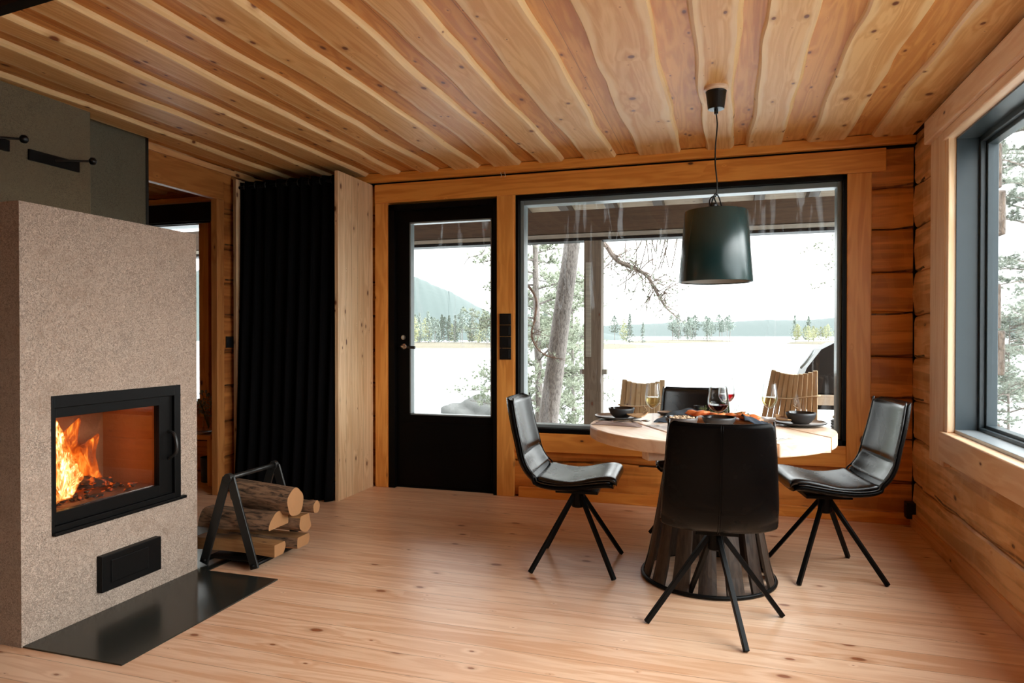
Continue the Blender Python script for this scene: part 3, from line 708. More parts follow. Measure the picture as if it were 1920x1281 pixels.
# firewood
def round_log(x0, x1, y, z, r, seed, dz=0.0, dy=0.0, label='', half=None):
    q = random.Random(seed); o = thing('firewood_log', label, 'firewood', ((x0 + x1) / 2, y, z), 0, 'birch firewood in the rack')
    ph = [q.uniform(0, 6) for _ in range(3)]
    n = 28; cut = [False] * n
    def ring(t, s=1.0):
        out = []
        for k in range(n):
            a = 2 * pi * k / n; rad = r * s * (1 + .05 * sin(2 * a + ph[0]) + .04 * sin(5 * a + ph[1] + 2 * t))
            yy, zz = rad * cos(a), rad * sin(a)
            if half is not None:   # split faces
                for ang in half:
                    nx, nz = cos(ang), sin(ang); d = yy * nx + zz * nz
                    lim = r * s * ((.18 if len(half) == 1 else .50) + .10 * sin(4 * t + ang + ph[2]))
                    if d > lim: yy -= (d - lim) * nx; zz -= (d - lim) * nz; cut[k] = True
            out.append(((x1 - x0) * (t - .5), yy + dy * (t - .5), zz + dz * (t - .5)))
        return out
    RR = [ring(t / 10) for t in range(11)]
    bk, sp_ = G(), G()
    for i in range(10):
        for k in range(n):
            k2 = (k + 1) % n; g_ = sp_ if (cut[k] and cut[k2]) else bk
            g_.b.faces.new([g_.b.verts.new(p) for p in (RR[i][k], RR[i + 1][k], RR[i + 1][k2], RR[i][k2])])
    for g_ in (bk, sp_): bmesh.ops.remove_doubles(g_.b, verts=g_.b.verts, dist=1e-5)
    bk.build('bark', 'birchbark', o)
    if half is not None: sp_.build('split_face', 'split', o)
    else: sp_.b.free()
    for t, nm in ((0, 'cut_end'), (1, 'cut_end')):
        g = G(); rg = ring(t); g.b.faces.new([g.b.verts.new(p) for p in (rg if t else rg[::-1])]); g.build(nm, 'bark_end', o, recalc=False)
    return o
T0 = .047
round_log(-2.69, -2.19, 2.985, T0 + .050, .062, 1, label='pale split birch log at the bottom front of the rack, jutting left', half=(pi * .5, -pi * .5, pi))
round_log(-2.60, -2.16, 3.165, T0 + .048, .058, 2, label='split birch log at the bottom back of the rack', half=(pi * .5, -pi * .5))
round_log(-2.64, -2.20, 3.01, T0 + .165, .078, 3, label='birch log with bark and pale split end on the second layer', half=(-pi * .5,))
round_log(-2.60, -2.13, 3.15, T0 + .160, .060, 4, label='orange-ended split birch log at the back of the second layer', half=(pi * .5, 0.3))
round_log(-2.50, -2.145, 3.075, T0 + .292, .072, 5, dz=-.03, label='round thick barked birch log topmost in the rack')
round_log(-2.50, -2.10, 3.20, T0 + .225, .032, 6, label='thin round birch branch at the back of the rack')

# ================================================================== WARDROBE WITH CURTAIN
wd = thing('open_wardrobe', 'tall open wardrobe with knotty pine side panels left of the door', 'wardrobe', (-3.08, 4.6, 0))
G().box((-2.683, 4.325, 0), (-2.655, YB - .005, 2.392)).build('side_panel', 'panel', wd, world=True, bevel=.0015)
G().box((-3.578, 4.345, 0), (-3.552, YB - .005, 2.395)).build('side_panel', 'panel', wd, world=True, bevel=.0015)
G().tube([(-3.552, 4.385, 2.335), (-2.684, 4.385, 2.335)], .012, 12).build('curtain_rod', 'blackmetal', wd, world=True, smooth=True)
ct = thing('wardrobe_curtain', 'floor length pleated black curtain hanging in front of the wardrobe', 'curtain', (-3.1, 4.38, 0))
g = G(); nx = 260
def cur(u, v):
    x = -3.545 + (.856) * u; z = 2.372 * (1 - v) + .004
    a = (.020 + .012 * v) * (1 + .25 * sin(9 * u + 2))
    y = 4.385 - .085 * v ** 1.5 + a * sin(u * 2 * pi * 9 + .8 * sin(7 * u) + .5 * v) - .03 * max(0, v - .8) * 2 + .004 * sin(40 * u + 5 * v)
    if u > .9: x = min(x, -2.690)
    if u < .12: x -= .0
    return (x, y, z)
g.grid(nx, 40, cur); g.build('fabric', 'curtain', ct, world=True, smooth=True, solid=.003)
for k in range(9):
    u = (k + .5) / 9; x = -3.54 + .852 * u
    G().tube([(x, 4.385 + .026 * cos(a), 2.338 + .026 * sin(a)) for a in [2 * pi * j / 16 for j in range(17)]], .0028, 6).build('eyelet_ring', 'dullsteel', ct, world=True, smooth=True)

# ================================================================== SWITCHES, SOCKETS
def switch_panel(name, x0, x1, z0, z1, n, face, axis, label, cat='switch'):
    o = thing(name, label, cat, ((x0 + x1) / 2, face, z0) if axis == 'y' else (face, (x0 + x1) / 2, z0))
    for k in range(n):
        a = z0 + (z1 - z0) * k / n; b = z0 + (z1 - z0) * (k + 1) / n
        if axis == 'y':
            p = G().box((x0, face - .012, a + .0015), (x1, face, b - .0015)); q = G().box((x0 + .012, face - .017, a + .012), (x1 - .012, face - .010, b - .012))
        else:
            p = G().box((face, x0, a + .0015), (face + .012, x1, b - .0015)); q = G().box((face + .010, x0 + .012, a + .012), (face + .017, x1 - .012, b - .012))
        p.build('cover_plate', 'plastic', o, world=True, bevel=.002); q.build('rocker', 'plastic', o, world=True, bevel=.002)
switch_panel('light_switch', -1.590, -1.502, 1.02, 1.365, 4, T, 'y', 'black column of four switches on the post between door and window')
switch_panel('light_switch', 4.30, 4.384, 1.105, 1.195, 1, XL + .006, 'x', 'single black switch on the log wall left of the curtain')
so = thing('wall_socket', 'black wall socket in the room corner above the baseboard', 'socket', (1.10, 4.80, .055))
G().box((1.098, 4.775, .055), (1.150, YB + .005, .155)).build('housing', 'plastic', so, world=True, bevel=.004)
G().box((1.094, 4.785, .075), (1.100, 4.828, .135)).build('socket_face', 'plastic', so, world=True, bevel=.002)
for k, x in enumerate((-1.585, -1.555)):
    o = G().tube(bez([(x, YB - .02, 2.43), (x + .008, YB - .035, 2.405), (x + .014, YB - .03, 2.385), (x + .004, YB - .022, 2.378)], 4), .0018, 6).build('wire_hook', 'ceilwhite', None, origin=(x, YB - .02, 2.40))
    tag(o, ('left' if k == 0 else 'right') + ' one of two small white wire hooks above the door post', 'hook', 'wire hooks')
tk = G().bar((-2.30, 1.86, 2.44), (-2.95, 1.93, 2.44), .05, .03); tag(tk.build('ceiling_rail', 'blackmetal', None, origin=(-2.6, 1.9, 2.44)), 'black ceiling rail in the top left corner', 'rail')

# ================================================================== PENDANT LAMP
lx, ly = -.036, 3.60
lp = thing('pendant_lamp', 'dark green conical pendant lamp hanging over the table', 'lamp', (lx, ly, 1.47))
G().lathe([(0, CZ - .022), (.052, CZ - .022), (.060, CZ - .014), (.060, CZ + .002), (0, CZ + .002)], (lx, ly, 0), 36).build('ceiling_rose', 'table', lp, world=True, bevel=.002)
G().lathe([(0, CZ - .022), (.052, CZ - .022), (.050, CZ - .03), (.040, CZ - .112), (0, CZ - .114)], (lx, ly, 0), 28).build('canopy_cup', 'plastic', lp, world=True, bevel=.002, smooth=False)
G().lathe([(0, CZ - .11), (.010, CZ - .112), (.010, CZ - .135), (0, CZ - .137)], (lx, ly, 0), 14).build('cord_grip', 'plastic', lp, world=True)
cp = [(lx + .006 * sin(k * 1.15) * (1 if k % 2 else .6), ly, CZ - .13 - k * .052) for k in range(10)]
cp = cp[:9] + [(lx - .010, ly, 1.90), (lx - .022, ly, 1.865), (lx - .004, ly - .01, 1.915), (lx + .014, ly, 1.90), (lx + .03, ly, 1.85), (lx + .052, ly, 1.832)]
G().tube(bez(cp, 6), .0036, 8).build('cord', 'plastic', lp, world=True, smooth=True)
G().tube(bez([(lx - .026, ly, 1.83), (lx - .03, ly, 1.885), (lx - .012, ly, 1.905), (lx - .002, ly, 1.88), (lx + .018, ly + .01, 1.845)], 6), .0036, 8).build('cord_loop', 'plastic', lp, world=True, smooth=True)
G().lathe([(0, 1.77), (.020, 1.77), (.020, 1.862), (.014, 1.872), (0, 1.872)], (lx - .012, ly, 0), 20).build('lamp_socket', 'plastic', lp, world=True)
sh = [(.152, 1.828), (.180, 1.474)]
G().lathe([(.152, 1.828), (.154, 1.826), (.1815, 1.472), (.1800, 1.470), (.1785, 1.473), (.150, 1.826), (.152, 1.828)], (lx, ly, 0), 72).build('lamp_shade', 'shade', lp, world=True, smooth=False)
G().lathe([(.1480, 1.822), (.1765, 1.476)], (lx, ly, 0), 72).build('shade_lining', 'shade_in', lp, world=True, smooth=True)
for o in (bpy.data.objects['lamp_shade'],):
    for f in o.data.polygons: f.use_smooth = abs(f.normal.z) < .5
for k in range(3):
    a = 2 * pi * k / 3 + .3; G().tube([(lx - .012, ly, 1.815), (lx + .148 * cos(a), ly + .148 * sin(a), 1.815)], .002, 6).build('shade_spoke', 'steel', lp, world=True)
G().lathe([(0, 1.62), (.02, 1.625), (.03, 1.65), (.03, 1.68), (.016, 1.74), (.014, 1.77), (0, 1.77)], (lx - .012, ly, 0), 20).build('bulb', 'bulb', lp, world=True, smooth=True)

# ================================================================== CHAIRS
# profile: forward s, height z of the inner (sitting) surface, front edge last
PR = [(-.328, .880), (-.318, .82), (-.300, .73), (-.278, .64), (-.258, .56), (-.222, .500), (-.170, .462), (-.09, .449), (.0, .452), (.09, .464), (.165, .474), (.215, .468), (.240, .448)]
PC = bez([(a, 0, b) for a, b in PR], 6)
Ls = [0]
for a, b in zip(PC, PC[1:]): Ls.append(Ls[-1] + (b - a).length)
Lt = Ls[-1]
def prof(t):
    d = t * Lt
    for i in range(len(Ls) - 1):
        if d <= Ls[i + 1] + 1e-9:
            f = (d - Ls[i]) / (Ls[i + 1] - Ls[i]); p = PC[i].lerp(PC[i + 1], f); tg = (PC[i + 1] - PC[i]).normalized(); break
    else: p = PC[-1]; tg = (PC[-1] - PC[-2]).normalized()
    return p, Vector((-tg.z, 0, tg.x)) * (-1 if (-tg.z) < -2 else 1)
def nrm(t):
    a, _ = prof(max(0, t - .03)); b, _ = prof(min(1, t + .03)); tg = (b - a).normalized()
    return Vector((-tg.z, 0, tg.x))     # towards the sitter: forward on the back, up on the seat
WT = [(0, .190), (.12, .200), (.35, .214), (.55, .224), (.75, .222), (.92, .214), (1, .205)]
def chair_loft(t0, t1, base, thick, wscale, n=26, bucket=.030, endround=.03, crease=None):
    rings = []
    for i in range(n + 1):
        t = t0 + (t1 - t0) * i / n; p, _ = prof(t); nn = nrm(t)
        if nn.z < -.2 : nn = -nn
        w = interp(WT, t) * wscale
        e = min(i, n - i) / n * (t1 - t0) * Lt     # distance from the nearer end
        k = min(1, math.sqrt(max(0.0, 1 - (1 - min(1, e / endround)) ** 2)) + .10)
        w2 = w * (1 - .10 * (1 - k)); th = thick * k * (crease(t) if crease else 1)
        ring = []; m = 28
        for j in range(m):
            a = 2 * pi * j / m; ca, sa = cos(a), sin(a)
            u = math.copysign(abs(ca) ** .55, ca); v = math.copysign(abs(sa) ** .75, sa)
            bk = bucket * (abs(u) ** 2.6) * (1.15 if t < .5 else .55)
            q = p + nn * (base + th / 2 * (1 + v) + bk)
            ring.append((q.x, u * w2, q.z))
        rings.append(ring)
    return rings
def make_chair(label):
    c = thing('dining_chair', label, 'chair', (0, 0, 0), 0, 'black leather dining chairs')
    G().loft(chair_loft(0, .965, -.044, .040, 1.0, 46, endround=.045)).build('shell', 'leather_back', c, smooth=True)
    G().loft(chair_loft(.010, .478, -.028, .030, .965, 30, endround=.03, crease=lambda t: 1 - .30 * math.exp(-((t - .34) / .016) ** 2))).build('backrest', 'leather', c, smooth=True)
    G().loft(chair_loft(.490, .975, -.024, .052, .985, 34, endround=.055, crease=lambda t: 1 - .22 * math.exp(-((t - .72) / .10) ** 2))).build('seat', 'leather', c, smooth=True)
    nn = 40
    for s in (-1, 1):
        pts = []
        for i in range(nn + 1):
            t = .004 + .930 * i / nn; p, _ = prof(t); nv = nrm(t)
            if nv.z < -.2: nv = -nv
            q = p + nv * (-.010 + .030 * (1.1 if t < .5 else .52)); pts.append((q.x, s * interp(WT, t) * .995, q.z))
        G().tube(pts, .0042, 6).build('piping', 'leather', c, smooth=True)
    pts = []
    for i in range(20):
        p, _ = prof(.004 + .6 * i / 19); nv = nrm(.6 * i / 19); q = p - nv * .0495; pts.append(q)
    for s in (-.004, .004): G().tube([(q.x, s, q.z) for q in pts], .0014, 5).build('back_seam', 'leather_back', c, smooth=True)
    G().box((-.105, -.085, .386), (.115, .085, .402)).build('seat_plate', 'blackmetal', c, bevel=.002)
    G().lathe([(0, .392), (.034, .392), (.034, .305), (.030, .300), (0, .300)], n=24).build('hub', 'blackmetal', c)
    for k in range(4):
        a = pi / 4 + k * pi / 2; d = Vector((cos(a), sin(a), 0))
        G().bar(d * .020 + Vector((0, 0, .372)), d * .298 + Vector((0, 0, .004)), .020, .020).build('leg', 'blackmetal', c, bevel=.002)
    return c
proto = make_chair('black leather swivel dining chair seen side-on at the left of the table')
chairs = [(-.727, 3.517, 3.0, None), (-.028, 2.985, 94.0, 'black leather dining chair nearest the viewer with its back turned'),
          (.499, 3.775, 190.0, 'black leather dining chair at the right of the table by the log wall'),
          (-.150, 4.06, -87.0, 'black leather dining chair behind the table against the window')]
legrot = [3, -22 + 90, 15, 20]
for (x, y, rz, lab), lr in zip(chairs, legrot):
    c = proto if lab is None else copy_tree(proto)
    if lab: c['label'] = lab
    c.location = (x, y, 0); c.rotation_euler = (0, 0, R(rz))
    for ch in kids(c):
        if ch.name.startswith('leg'): ch.rotation_euler = (0, 0, R(lr - rz))

# ================================================================== TABLE
TXc, TYc, TR, TZ = -.070, 3.520, .583, .750
tb = thing('dining_table', 'round pine dining table on a dark barrel-stave base', 'table', (TXc, TYc, 0))
dirv = Vector((.5, -.866)); nv_ = Vector((.866, .5))
seams = [-.60, -.297, .0, .336, .60]
for k in range(4):
    a, b = seams[k] + .0035, seams[k + 1] - .0035
    a, b = max(a, -TR), min(b, TR); pts = []
    n = 26
    for i in range(n + 1):
        s = a + (b - a) * i / n; pts.append((s, math.sqrt(max(0, TR * TR - s * s))))
    poly = pts + [(s, -h) for s, h in pts[::-1]]
    clean = [poly[0]]
    for q in poly[1:]:
        if (Vector(q) - Vector(clean[-1])).length > 1e-4: clean.append(q)
    if (Vector(clean[0]) - Vector(clean[-1])).length < 1e-4: clean.pop()
    g = G().prism(clean, lambda p, t: (p[1], p[0], t), TZ - .058, TZ)      # local: x along plank
    o = g.build('tabletop_plank', 'table', tb, bevel=.006); o.rotation_euler = (0, 0, math.atan2(-.866, .5))
    # plank local x = plank direction, local y = across (mirrored normal)
for s in (-.28, .28):
    g = G().bar(Vector((0, 0, TZ - .08)) + Vector((dirv.x, dirv.y, 0)) * s - Vector((nv_.x, nv_.y, 0)) * .46, Vector((0, 0, TZ - .08)) + Vector((dirv.x, dirv.y, 0)) * s + Vector((nv_.x, nv_.y, 0)) * .46, .07, .04)
    g.build('batten', 'table', tb, bevel=.004)
for k in range(15):
    a = 2 * pi * (k + .3) / 15; ca, sa = cos(a), sin(a); rings = []
    for i in range(9):
        t = i / 8; z = .012 + (.640) * t; rad = .312 - .118 * t ** .8; w = .042 - .016 * t
        row = []
        for u in (-1, -.5, 0, .5, 1):
            for_ = rad + .004 * (1 - u * u) * 1.5; row.append((for_ * ca - u * w * sa, for_ * sa + u * w * ca, z))
        inner = [(p[0] - .014 * ca, p[1] - .014 * sa, p[2]) for p in row[::-1]]
        rings.append(row + inner)
    G().loft(rings).build('stave', 'dark_wood', tb, bevel=.001)
def ring(g, r, z, tr, c=(0, 0)): return g.tube([(c[0] + r * cos(2 * pi * k / 64), c[1] + r * sin(2 * pi * k / 64), z) for k in range(65)], tr, 8, cap=False)
ring(G(), .318, .011, .010).build('bottom_hoop', 'blackmetal', tb, smooth=True)
G().lathe([(.208, .60), (.212, .60), (.196, .648), (.192, .648), (.208, .60)], n=48).build('top_hoop', 'blackmetal', tb)
G().lathe([(0, .650), (.215, .650), (.215, .672), (0, .672)], n=40).build('base_head', 'dark_wood', tb)

# ---------------- on the table
Z0 = TZ
def dish(name, label, cat, c, outer, inner, mo, mi, group=None):
    o = thing(name, label, cat, c, 0, group)
    G().lathe(outer, n=48).build('body', mo, o, smooth=True, bevel=0); G().lathe(inner, n=48).build('glaze', mi, o, smooth=True)
    return o
def plate(c, r, label, group='stoneware plates'):
    return dish('dinner_plate', label, 'plate', c, [(0, .0015), (r * .55, .0015), (r * .62, .004), (r * .97, .014), (r, .020), (r * .985, .022)], [(r * .985, .022), (r * .95, .018), (r * .86, .013), (r * .6, .0085), (0, .008)], 'ceramic', 'plate_top', group)
def bowl(c, r, h, label, mo='ceramic', mi='ceramic_in', group='small dark bowls'):
    return dish('bowl', label, 'bowl', c, [(0, 0), (r * .52, 0), (r * .60, h * .05), (r * .86, h * .42), (r * .97, h * .78), (r, h), (r * .975, h * 1.01)], [(r * .975, h * 1.01), (r * .93, h * .9), (r * .8, h * .45), (r * .5, h * .14), (0, h * .10)], mo, mi, group)
plate((-.535, 3.665, Z0), .128, 'dark rimmed plate under the left bowl')
bowl((-.520, 3.665, Z0 + .010), .070, .052, 'small black bowl on the left plate')
plate((.372, 3.665, Z0), .122, 'dark plate under the right bowl')
bowl((.375, 3.69, Z0 + .010), .072, .054, 'small charcoal bowl on the right plate')
nb = bowl((-.190, 3.385, Z0), .078, .056, 'brown stoneware bowl of flaked nuts', 'brown_ceramic', 'ceramic_in')
g = G(); rr = random.Random(5)
for i in range(70):
    a, d = rr.uniform(0, 6.28), .060 * math.sqrt(rr.random()); g.blob((-.190 + d * cos(a), 3.385 + d * sin(a), Z0 + .046 + rr.uniform(0, .010)), rr.uniform(.005, .010), 1, i, .3, (1, 1, .5))
tag(g.build('nut_filling', 'nuts', None, origin=(-.19, 3.385, Z0 + .045)), 'pale flaked nuts filling the brown bowl', 'nuts', kind='stuff')
bowl((-.018, 3.50, Z0), .082, .050, 'shiny black bowl behind the nearest chair')
g = G().lathe([(0, 0), (.026, 0), (.028, .05), (.030, .052)], n=24); g.lathe([(.030, .052), (.026, .048), (.024, .01), (0, .008)], n=24)
cu = g.build('cup', 'ceramic', None, smooth=True); cu.location = (-.130, 4.01, Z0); tag(cu, 'small dark cup at the back of the table', 'cup')
bowl((-.305, 3.93, Z0), .050, .020, 'shallow grey dish at the back left of the table', 'brown_ceramic', 'plate_top')
# crispbreads
def crisp(c, rz, label, s=1.0):
    g = G(); rr = random.Random(int(rz * 10)); top = []
    n = 18; pts = [(.055 * s * (1 + .12 * sin(3 * a)) * cos(a), .038 * s * (1 + .1 * sin(4 * a + 1)) * sin(a)) for a in [2 * pi * k / n for k in range(n)]]
    g.prism(pts, lambda p, t: (p[0], p[1], t + .010 * (p[0] / .05) ** 2), 0, .006)
    o = g.build('crispbread', 'crisp', None, bevel=.001); o.location = c; o.rotation_euler = (R(4), R(-6), rz); tag(o, label, 'bread', 'crispbreads')
crisp((-.425, 3.605, Z0 + .026), .3, 'crispbread leaning on the rim of the left plate')
crisp((.295, 3.69, Z0 + .022), 2.0, 'crispbread on the left side of the right plate')
# napkins and cutlery
def cloth(c, sx, sy, rz, mat, name, label, h=.012, fold=3, seed=1):
    ph = random.Random(seed).uniform(0, 6); g = G()
    def f(u, v):
        x, y = (u - .5) * sx, (v - .5) * sy
        e = min(u, 1 - u, v, 1 - v); z = h * (.35 + .35 * sin(fold * pi * u + ph) * sin(2.2 * pi * v + ph) + .3) * min(1, e * 8) + .002
        return (x + .01 * sin(5 * v + ph), y + .008 * sin(6 * u + ph), z)
    g.grid(36, 24, f); o = g.build(name, mat, None, smooth=True, solid=.0025); o.location = c; o.rotation_euler = (0, 0, rz); tag(o, label, 'napkin'); return o
cloth((-.505, 3.425, Z0), .235, .085, R(-8), 'napkin', 'napkin', 'folded mauve napkin in front of the left plate', .016, 4, 2)
cloth((.232, 3.80, Z0), .15, .07, R(-25), 'white_napkin', 'napkin', 'white napkin behind the right plate', .018, 3, 4)
def fork(c, rz, label, kind='fork'):
    o = thing(kind, label, 'cutlery', c, rz)
    G().tube(bez([(-.095, 0, .004), (-.05, 0, .006), (.0, 0, .010), (.045, 0, .005)], 5), [.0045] * 8 + [.0030] * 8, 8).build('handle', 'cutlery', o, smooth=True)
    if kind == 'fork':
        g = G().box((.043, -.011, .003), (.062, .011, .006))
        for k in range(4): g.bar((.060, -.009 + k * .006, .0045), (.098, -.009 + k * .006, .007), .0026, .0016)
        g.build('tines', 'cutlery', o)
    elif kind == 'spoon': G().blob((.065, 0, .007), .024, 2, 1, 0, (1, .62, .22)).build('spoon_bowl', 'cutlery', o, smooth=True)
    else: G().prism([(.04, -.006), (.12, -.007), (.135, 0), (.12, .007), (.04, .006)], lambda p, t: (p[0], p[1], t), .004, .006).build('blade', 'cutlery', o)
fork((-.43, 3.42, Z0 + .018), R(15), 'steel spoon lying on the mauve napkin', 'spoon')
fork((.175, 3.085, Z0), R(35), 'fork with its handle showing right of the nearest chair', 'fork')
fork((.188, 3.085 + .045, Z0), R(35), 'knife lying just behind the fork near the front edge', 'knife')
fork((.165, 3.83, Z0 + .002), R(150), 'dark knife beside the white napkin', 'knife')
# wine glasses
def wine_glass(c, label, H=.218, rb=.037, liq='whitewine', l0=.09, l1=.150, sf=.42):
    o = thing('wine_glass', label, 'wine glass', c, 0, 'wine glasses')
    bt = H * sf
    P_ = [(.0, .0), (.034, .0005), (.034, .002), (.012, .005), (.0042, .012), (.0036, bt * .6), (.0042, bt * .95)]
    G().lathe(P_, n=32).build('stem', 'wineglass', o, smooth=True)
    B = [(.004, bt * .95), (rb * .55, bt + .008), (rb * .90, bt + .028), (rb, bt + .048), (rb * .94, bt + .085), (rb * .80, H)]
    B = [(p.x, p.z) for p in bez([(a, 0, b) for a, b in B], 5)]
    G().lathe(B + [(r - .0012, z) for r, z in B[::-1]], n=40).build('glass_bowl', 'wineglass', o, smooth=True)
    L = [(max(r - .0022, .0005), z) for r, z in B if l0 <= z <= l1]; L = [(0, max(L[0][1] - .001, bt))] + L + [(0, L[-1][1] + .0002)]
    G().lathe(L, n=36).build('wine', liq, o, smooth=False)
    return o
wine_glass((-.333, 3.445, Z0), 'white wine glass at the left beside the nut bowl', .213)
wine_glass((-.022, 3.60, Z0), 'red wine glass in the middle of the table', .198, .052, 'redwine', .066, .102, .32)
wine_glass((.02, 3.90, Z0), 'red wine glass standing furthest back', .218, .044, 'redwine', .090, .132, .38)
wine_glass((.222, 3.62, Z0), 'white wine glass at the right before the slatted deck chair', .212, .038)
# serving board with salmon and herbs
sb = G().box((-.19, -.085, 0), (.19, .085, .022)).build('serving_board', 'boardwood', None, bevel=.005)
sb.location = (-.0, 3.68, Z0); sb.rotation_euler = (0, 0, R(-12)); tag(sb, 'wooden serving board in the middle of the table', 'board')
rr = random.Random(11)
for k in range(9):
    u = -.16 + .038 * k; px = .0 + u * cos(R(-12)) + rr.uniform(-.01, .01); py = 3.68 + u * sin(R(-12)) + rr.uniform(-.03, .03)
    g = G().blob((0, 0, 0), .028, 2, k + 20, .22, (1.35, .8, .5)); o = g.build('salmon_piece', 'salmon', None, smooth=True)
    o.location = (px, py, Z0 + .034 + rr.uniform(0, .010)); o.rotation_euler = (rr.uniform(-.3, .3), rr.uniform(-.4, .1), rr.uniform(-.8, .4))
    tag(o, 'piece of orange smoked salmon on the serving board', 'salmon', 'smoked salmon pieces on the board')
def sprig(c, label, seed, h=.05, n=60, sp=.05):
    q = random.Random(seed); g = G()
    for i in range(n):
        b = Vector((q.uniform(-sp, sp), q.uniform(-sp * .6, sp * .6), q.uniform(0, h)))
        for j in range(6):
            d = Vector((q.uniform(-1, 1), q.uniform(-1, 1), q.uniform(-.3, 1))).normalized() * .014
            s = d.orthogonal().normalized() * .0009; v = [g.b.verts.new(p) for p in (b - s, b + s, b + d)]; g.b.faces.new(v)
    for i in range(6): g.tube([(q.uniform(-sp, sp) * .8, 0, 0), (q.uniform(-sp, sp), q.uniform(-.02, .02), h * .9)], .0009, 4)
    o = g.build('herb_sprig', 'herb', None, recalc=False); o.location = c; tag(o, label, 'herbs', 'green dill sprigs on the board')
sprig((-.07, 3.76, Z0 + .025), 'dill sprig at the back left of the board', 1, .045)
sprig((.05, 3.72, Z0 + .030), 'dill sprig behind the red wine glass, right', 2, .065)
sprig((.10, 3.66, Z0 + .02), 'dill sprig on the right end of the board', 3, .045, 50, .04)
g = G().tube(bez([(-.07, 3.60, Z0 + .028), (-.03, 3.585, Z0 + .045), (.03, 3.575, Z0 + .026)], 5), [.006] * 3 + [.003] * 8, 8); tag(g.build('serving_fork', 'cutlery', None, origin=(-.02, 3.585, Z0 + .03), smooth=True), 'steel serving fork lying across the board', 'cutlery')
# navy cloth under the board
def navy(u, v):
    x = -.36 + .62 * u; y = 3.50 + .36 * v + .10 * (u - .5)
    z = Z0 + .004 + .042 * math.exp(-((u - .30) / .10) ** 2) * v + .006 * sin(14 * u + 5 * v) * v
    return (x, y, z)
tag_o = []
g = G()
g.grid(30, 16, lambda u, v: (-.34 + .26 * u + .03 * v, 3.56 + .34 * v + .12 * u, Z0 + .004 + .050 * sin(pi * min(1, u * 1.1)) * (v ** .7) * (1 - .35 * v) + .004 * sin(16 * u + 6 * v)))
tag(g.build('table_cloth', 'navy', None, smooth=True, solid=.004, origin=(-.2, 3.7, Z0)), 'dark navy linen cloth bunched on the left of the board', 'cloth')
g = G()
g.grid(26, 16, lambda u, v: (.10 + .14 * u - .02 * v, 3.46 + .26 * v, Z0 + .004 + .055 * (1 - u) * sin(pi * (.25 + .7 * v)) + .004 * sin(12 * u + 7 * v)))
tag(g.build('table_cloth', 'navy', None, smooth=True, solid=.004, origin=(.17, 3.6, Z0)), 'dark navy linen cloth draped to the right of the board', 'cloth')

# ================================================================== THE ROOM BEYOND: counter with glasses and flowers
cn = thing('side_table', 'narrow pine side table under the window of the next room', 'table', (-4.4, 4.62, 0))
G().box((-5.2, 4.42, .372), (-3.86, 4.80, .412)).build('tabletop', 'trim_x', cn, world=True, bevel=.004)
for x in (-5.15, -3.92): G().box((x, 4.45, 0), (x + .05, 4.78, .372)).build('leg', 'trim_z', cn, world=True)
zc = .412
vs = thing('flower_vase', 'glass vase of small yellow flowers on the side table', 'vase', (-4.055, 4.62, zc))
G().lathe([(0, 0), (.045, 0), (.05, .06), (.035, .13), (.04, .17)], n=24).build('vase', 'wineglass', vs, smooth=True)
q = random.Random(4); st = G(); lv = G(); fl_ = G()
for k in range(16):
    e = Vector((q.uniform(-.10, .10), q.uniform(-.06, .06), q.uniform(.20, .34))); st.tube([(0, 0, .02), e * .5 + Vector((0, 0, .03)), e], .0015, 4)
    for j in range(7): lv.blob(e * q.uniform(.6, 1) + Vector((q.uniform(-.02, .02), q.uniform(-.02, .02), 0)), .010, 1, k * 9 + j, .3, (1, .5, .6))
    if k % 3 == 0: fl_.blob(e, .014, 1, k, .2)
st.build('stems', 'herb', vs); lv.build('leaves', 'needles', vs); fl_.build('blossoms', 'leaves_yellow', vs)
wg = wine_glass((-4.13, 4.50, zc), 'tall goblet on the side table in the next room', .24, .05, 'whitewine', .10, .19)
dsh = dish('saucer', 'small pale saucer on the side table', 'saucer', (-3.97, 4.47, zc), [(0, 0), (.05, 0), (.06, .02)], [(.06, .02), (.05, .012), (0, .01)], 'plate_top', 'plate_top')
g = G().lathe([(0, 0), (.075, 0), (.085, .20), (.082, .20), (.072, .006), (0, .006)], n=28); o = g.build('waste_bin', 'plastic', None, smooth=False); o.location = (-4.03, 4.62, .0)
tag(o, 'round black bin on the floor under the side table', 'bin')

# ================================================================== OUTSIDE
LZ = -2.0
# porch
tag(G().box((-6.5, YB + .2, -.20), (3.2, 7.4, -.12)).build('porch_deck', 'greywood', None), 'grey board deck of the porch outside the window', 'deck')
bpy.data.objects['porch_deck']['kind'] = 'structure'
pr = thing('porch_roof', 'brown wooden porch roof with rafters and eave beam', 'porch roof', (-1.5, 6.5, 2.5))
ry0, rz0, ry1, rz1 = YB + .12, 2.87, 8.4, 2.42
slope = (rz1 - rz0) / (ry1 - ry0)
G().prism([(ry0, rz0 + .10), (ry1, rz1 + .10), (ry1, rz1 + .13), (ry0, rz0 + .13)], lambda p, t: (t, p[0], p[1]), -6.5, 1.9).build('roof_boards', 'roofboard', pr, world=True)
x = -6.2
while x < 1.9:
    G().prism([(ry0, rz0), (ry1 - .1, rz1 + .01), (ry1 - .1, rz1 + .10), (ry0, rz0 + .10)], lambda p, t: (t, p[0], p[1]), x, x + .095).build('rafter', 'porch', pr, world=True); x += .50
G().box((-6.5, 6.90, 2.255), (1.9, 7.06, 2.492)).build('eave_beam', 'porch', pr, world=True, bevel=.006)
G().box((-6.5, 8.36, 2.43), (1.9, 8.40, 2.56)).build('fascia', 'porch', pr, world=True)
G().box((-6.5, 6.89, 2.175), (1.9, 7.07, 2.205)).build('lower_beam', 'black', pr, world=True)
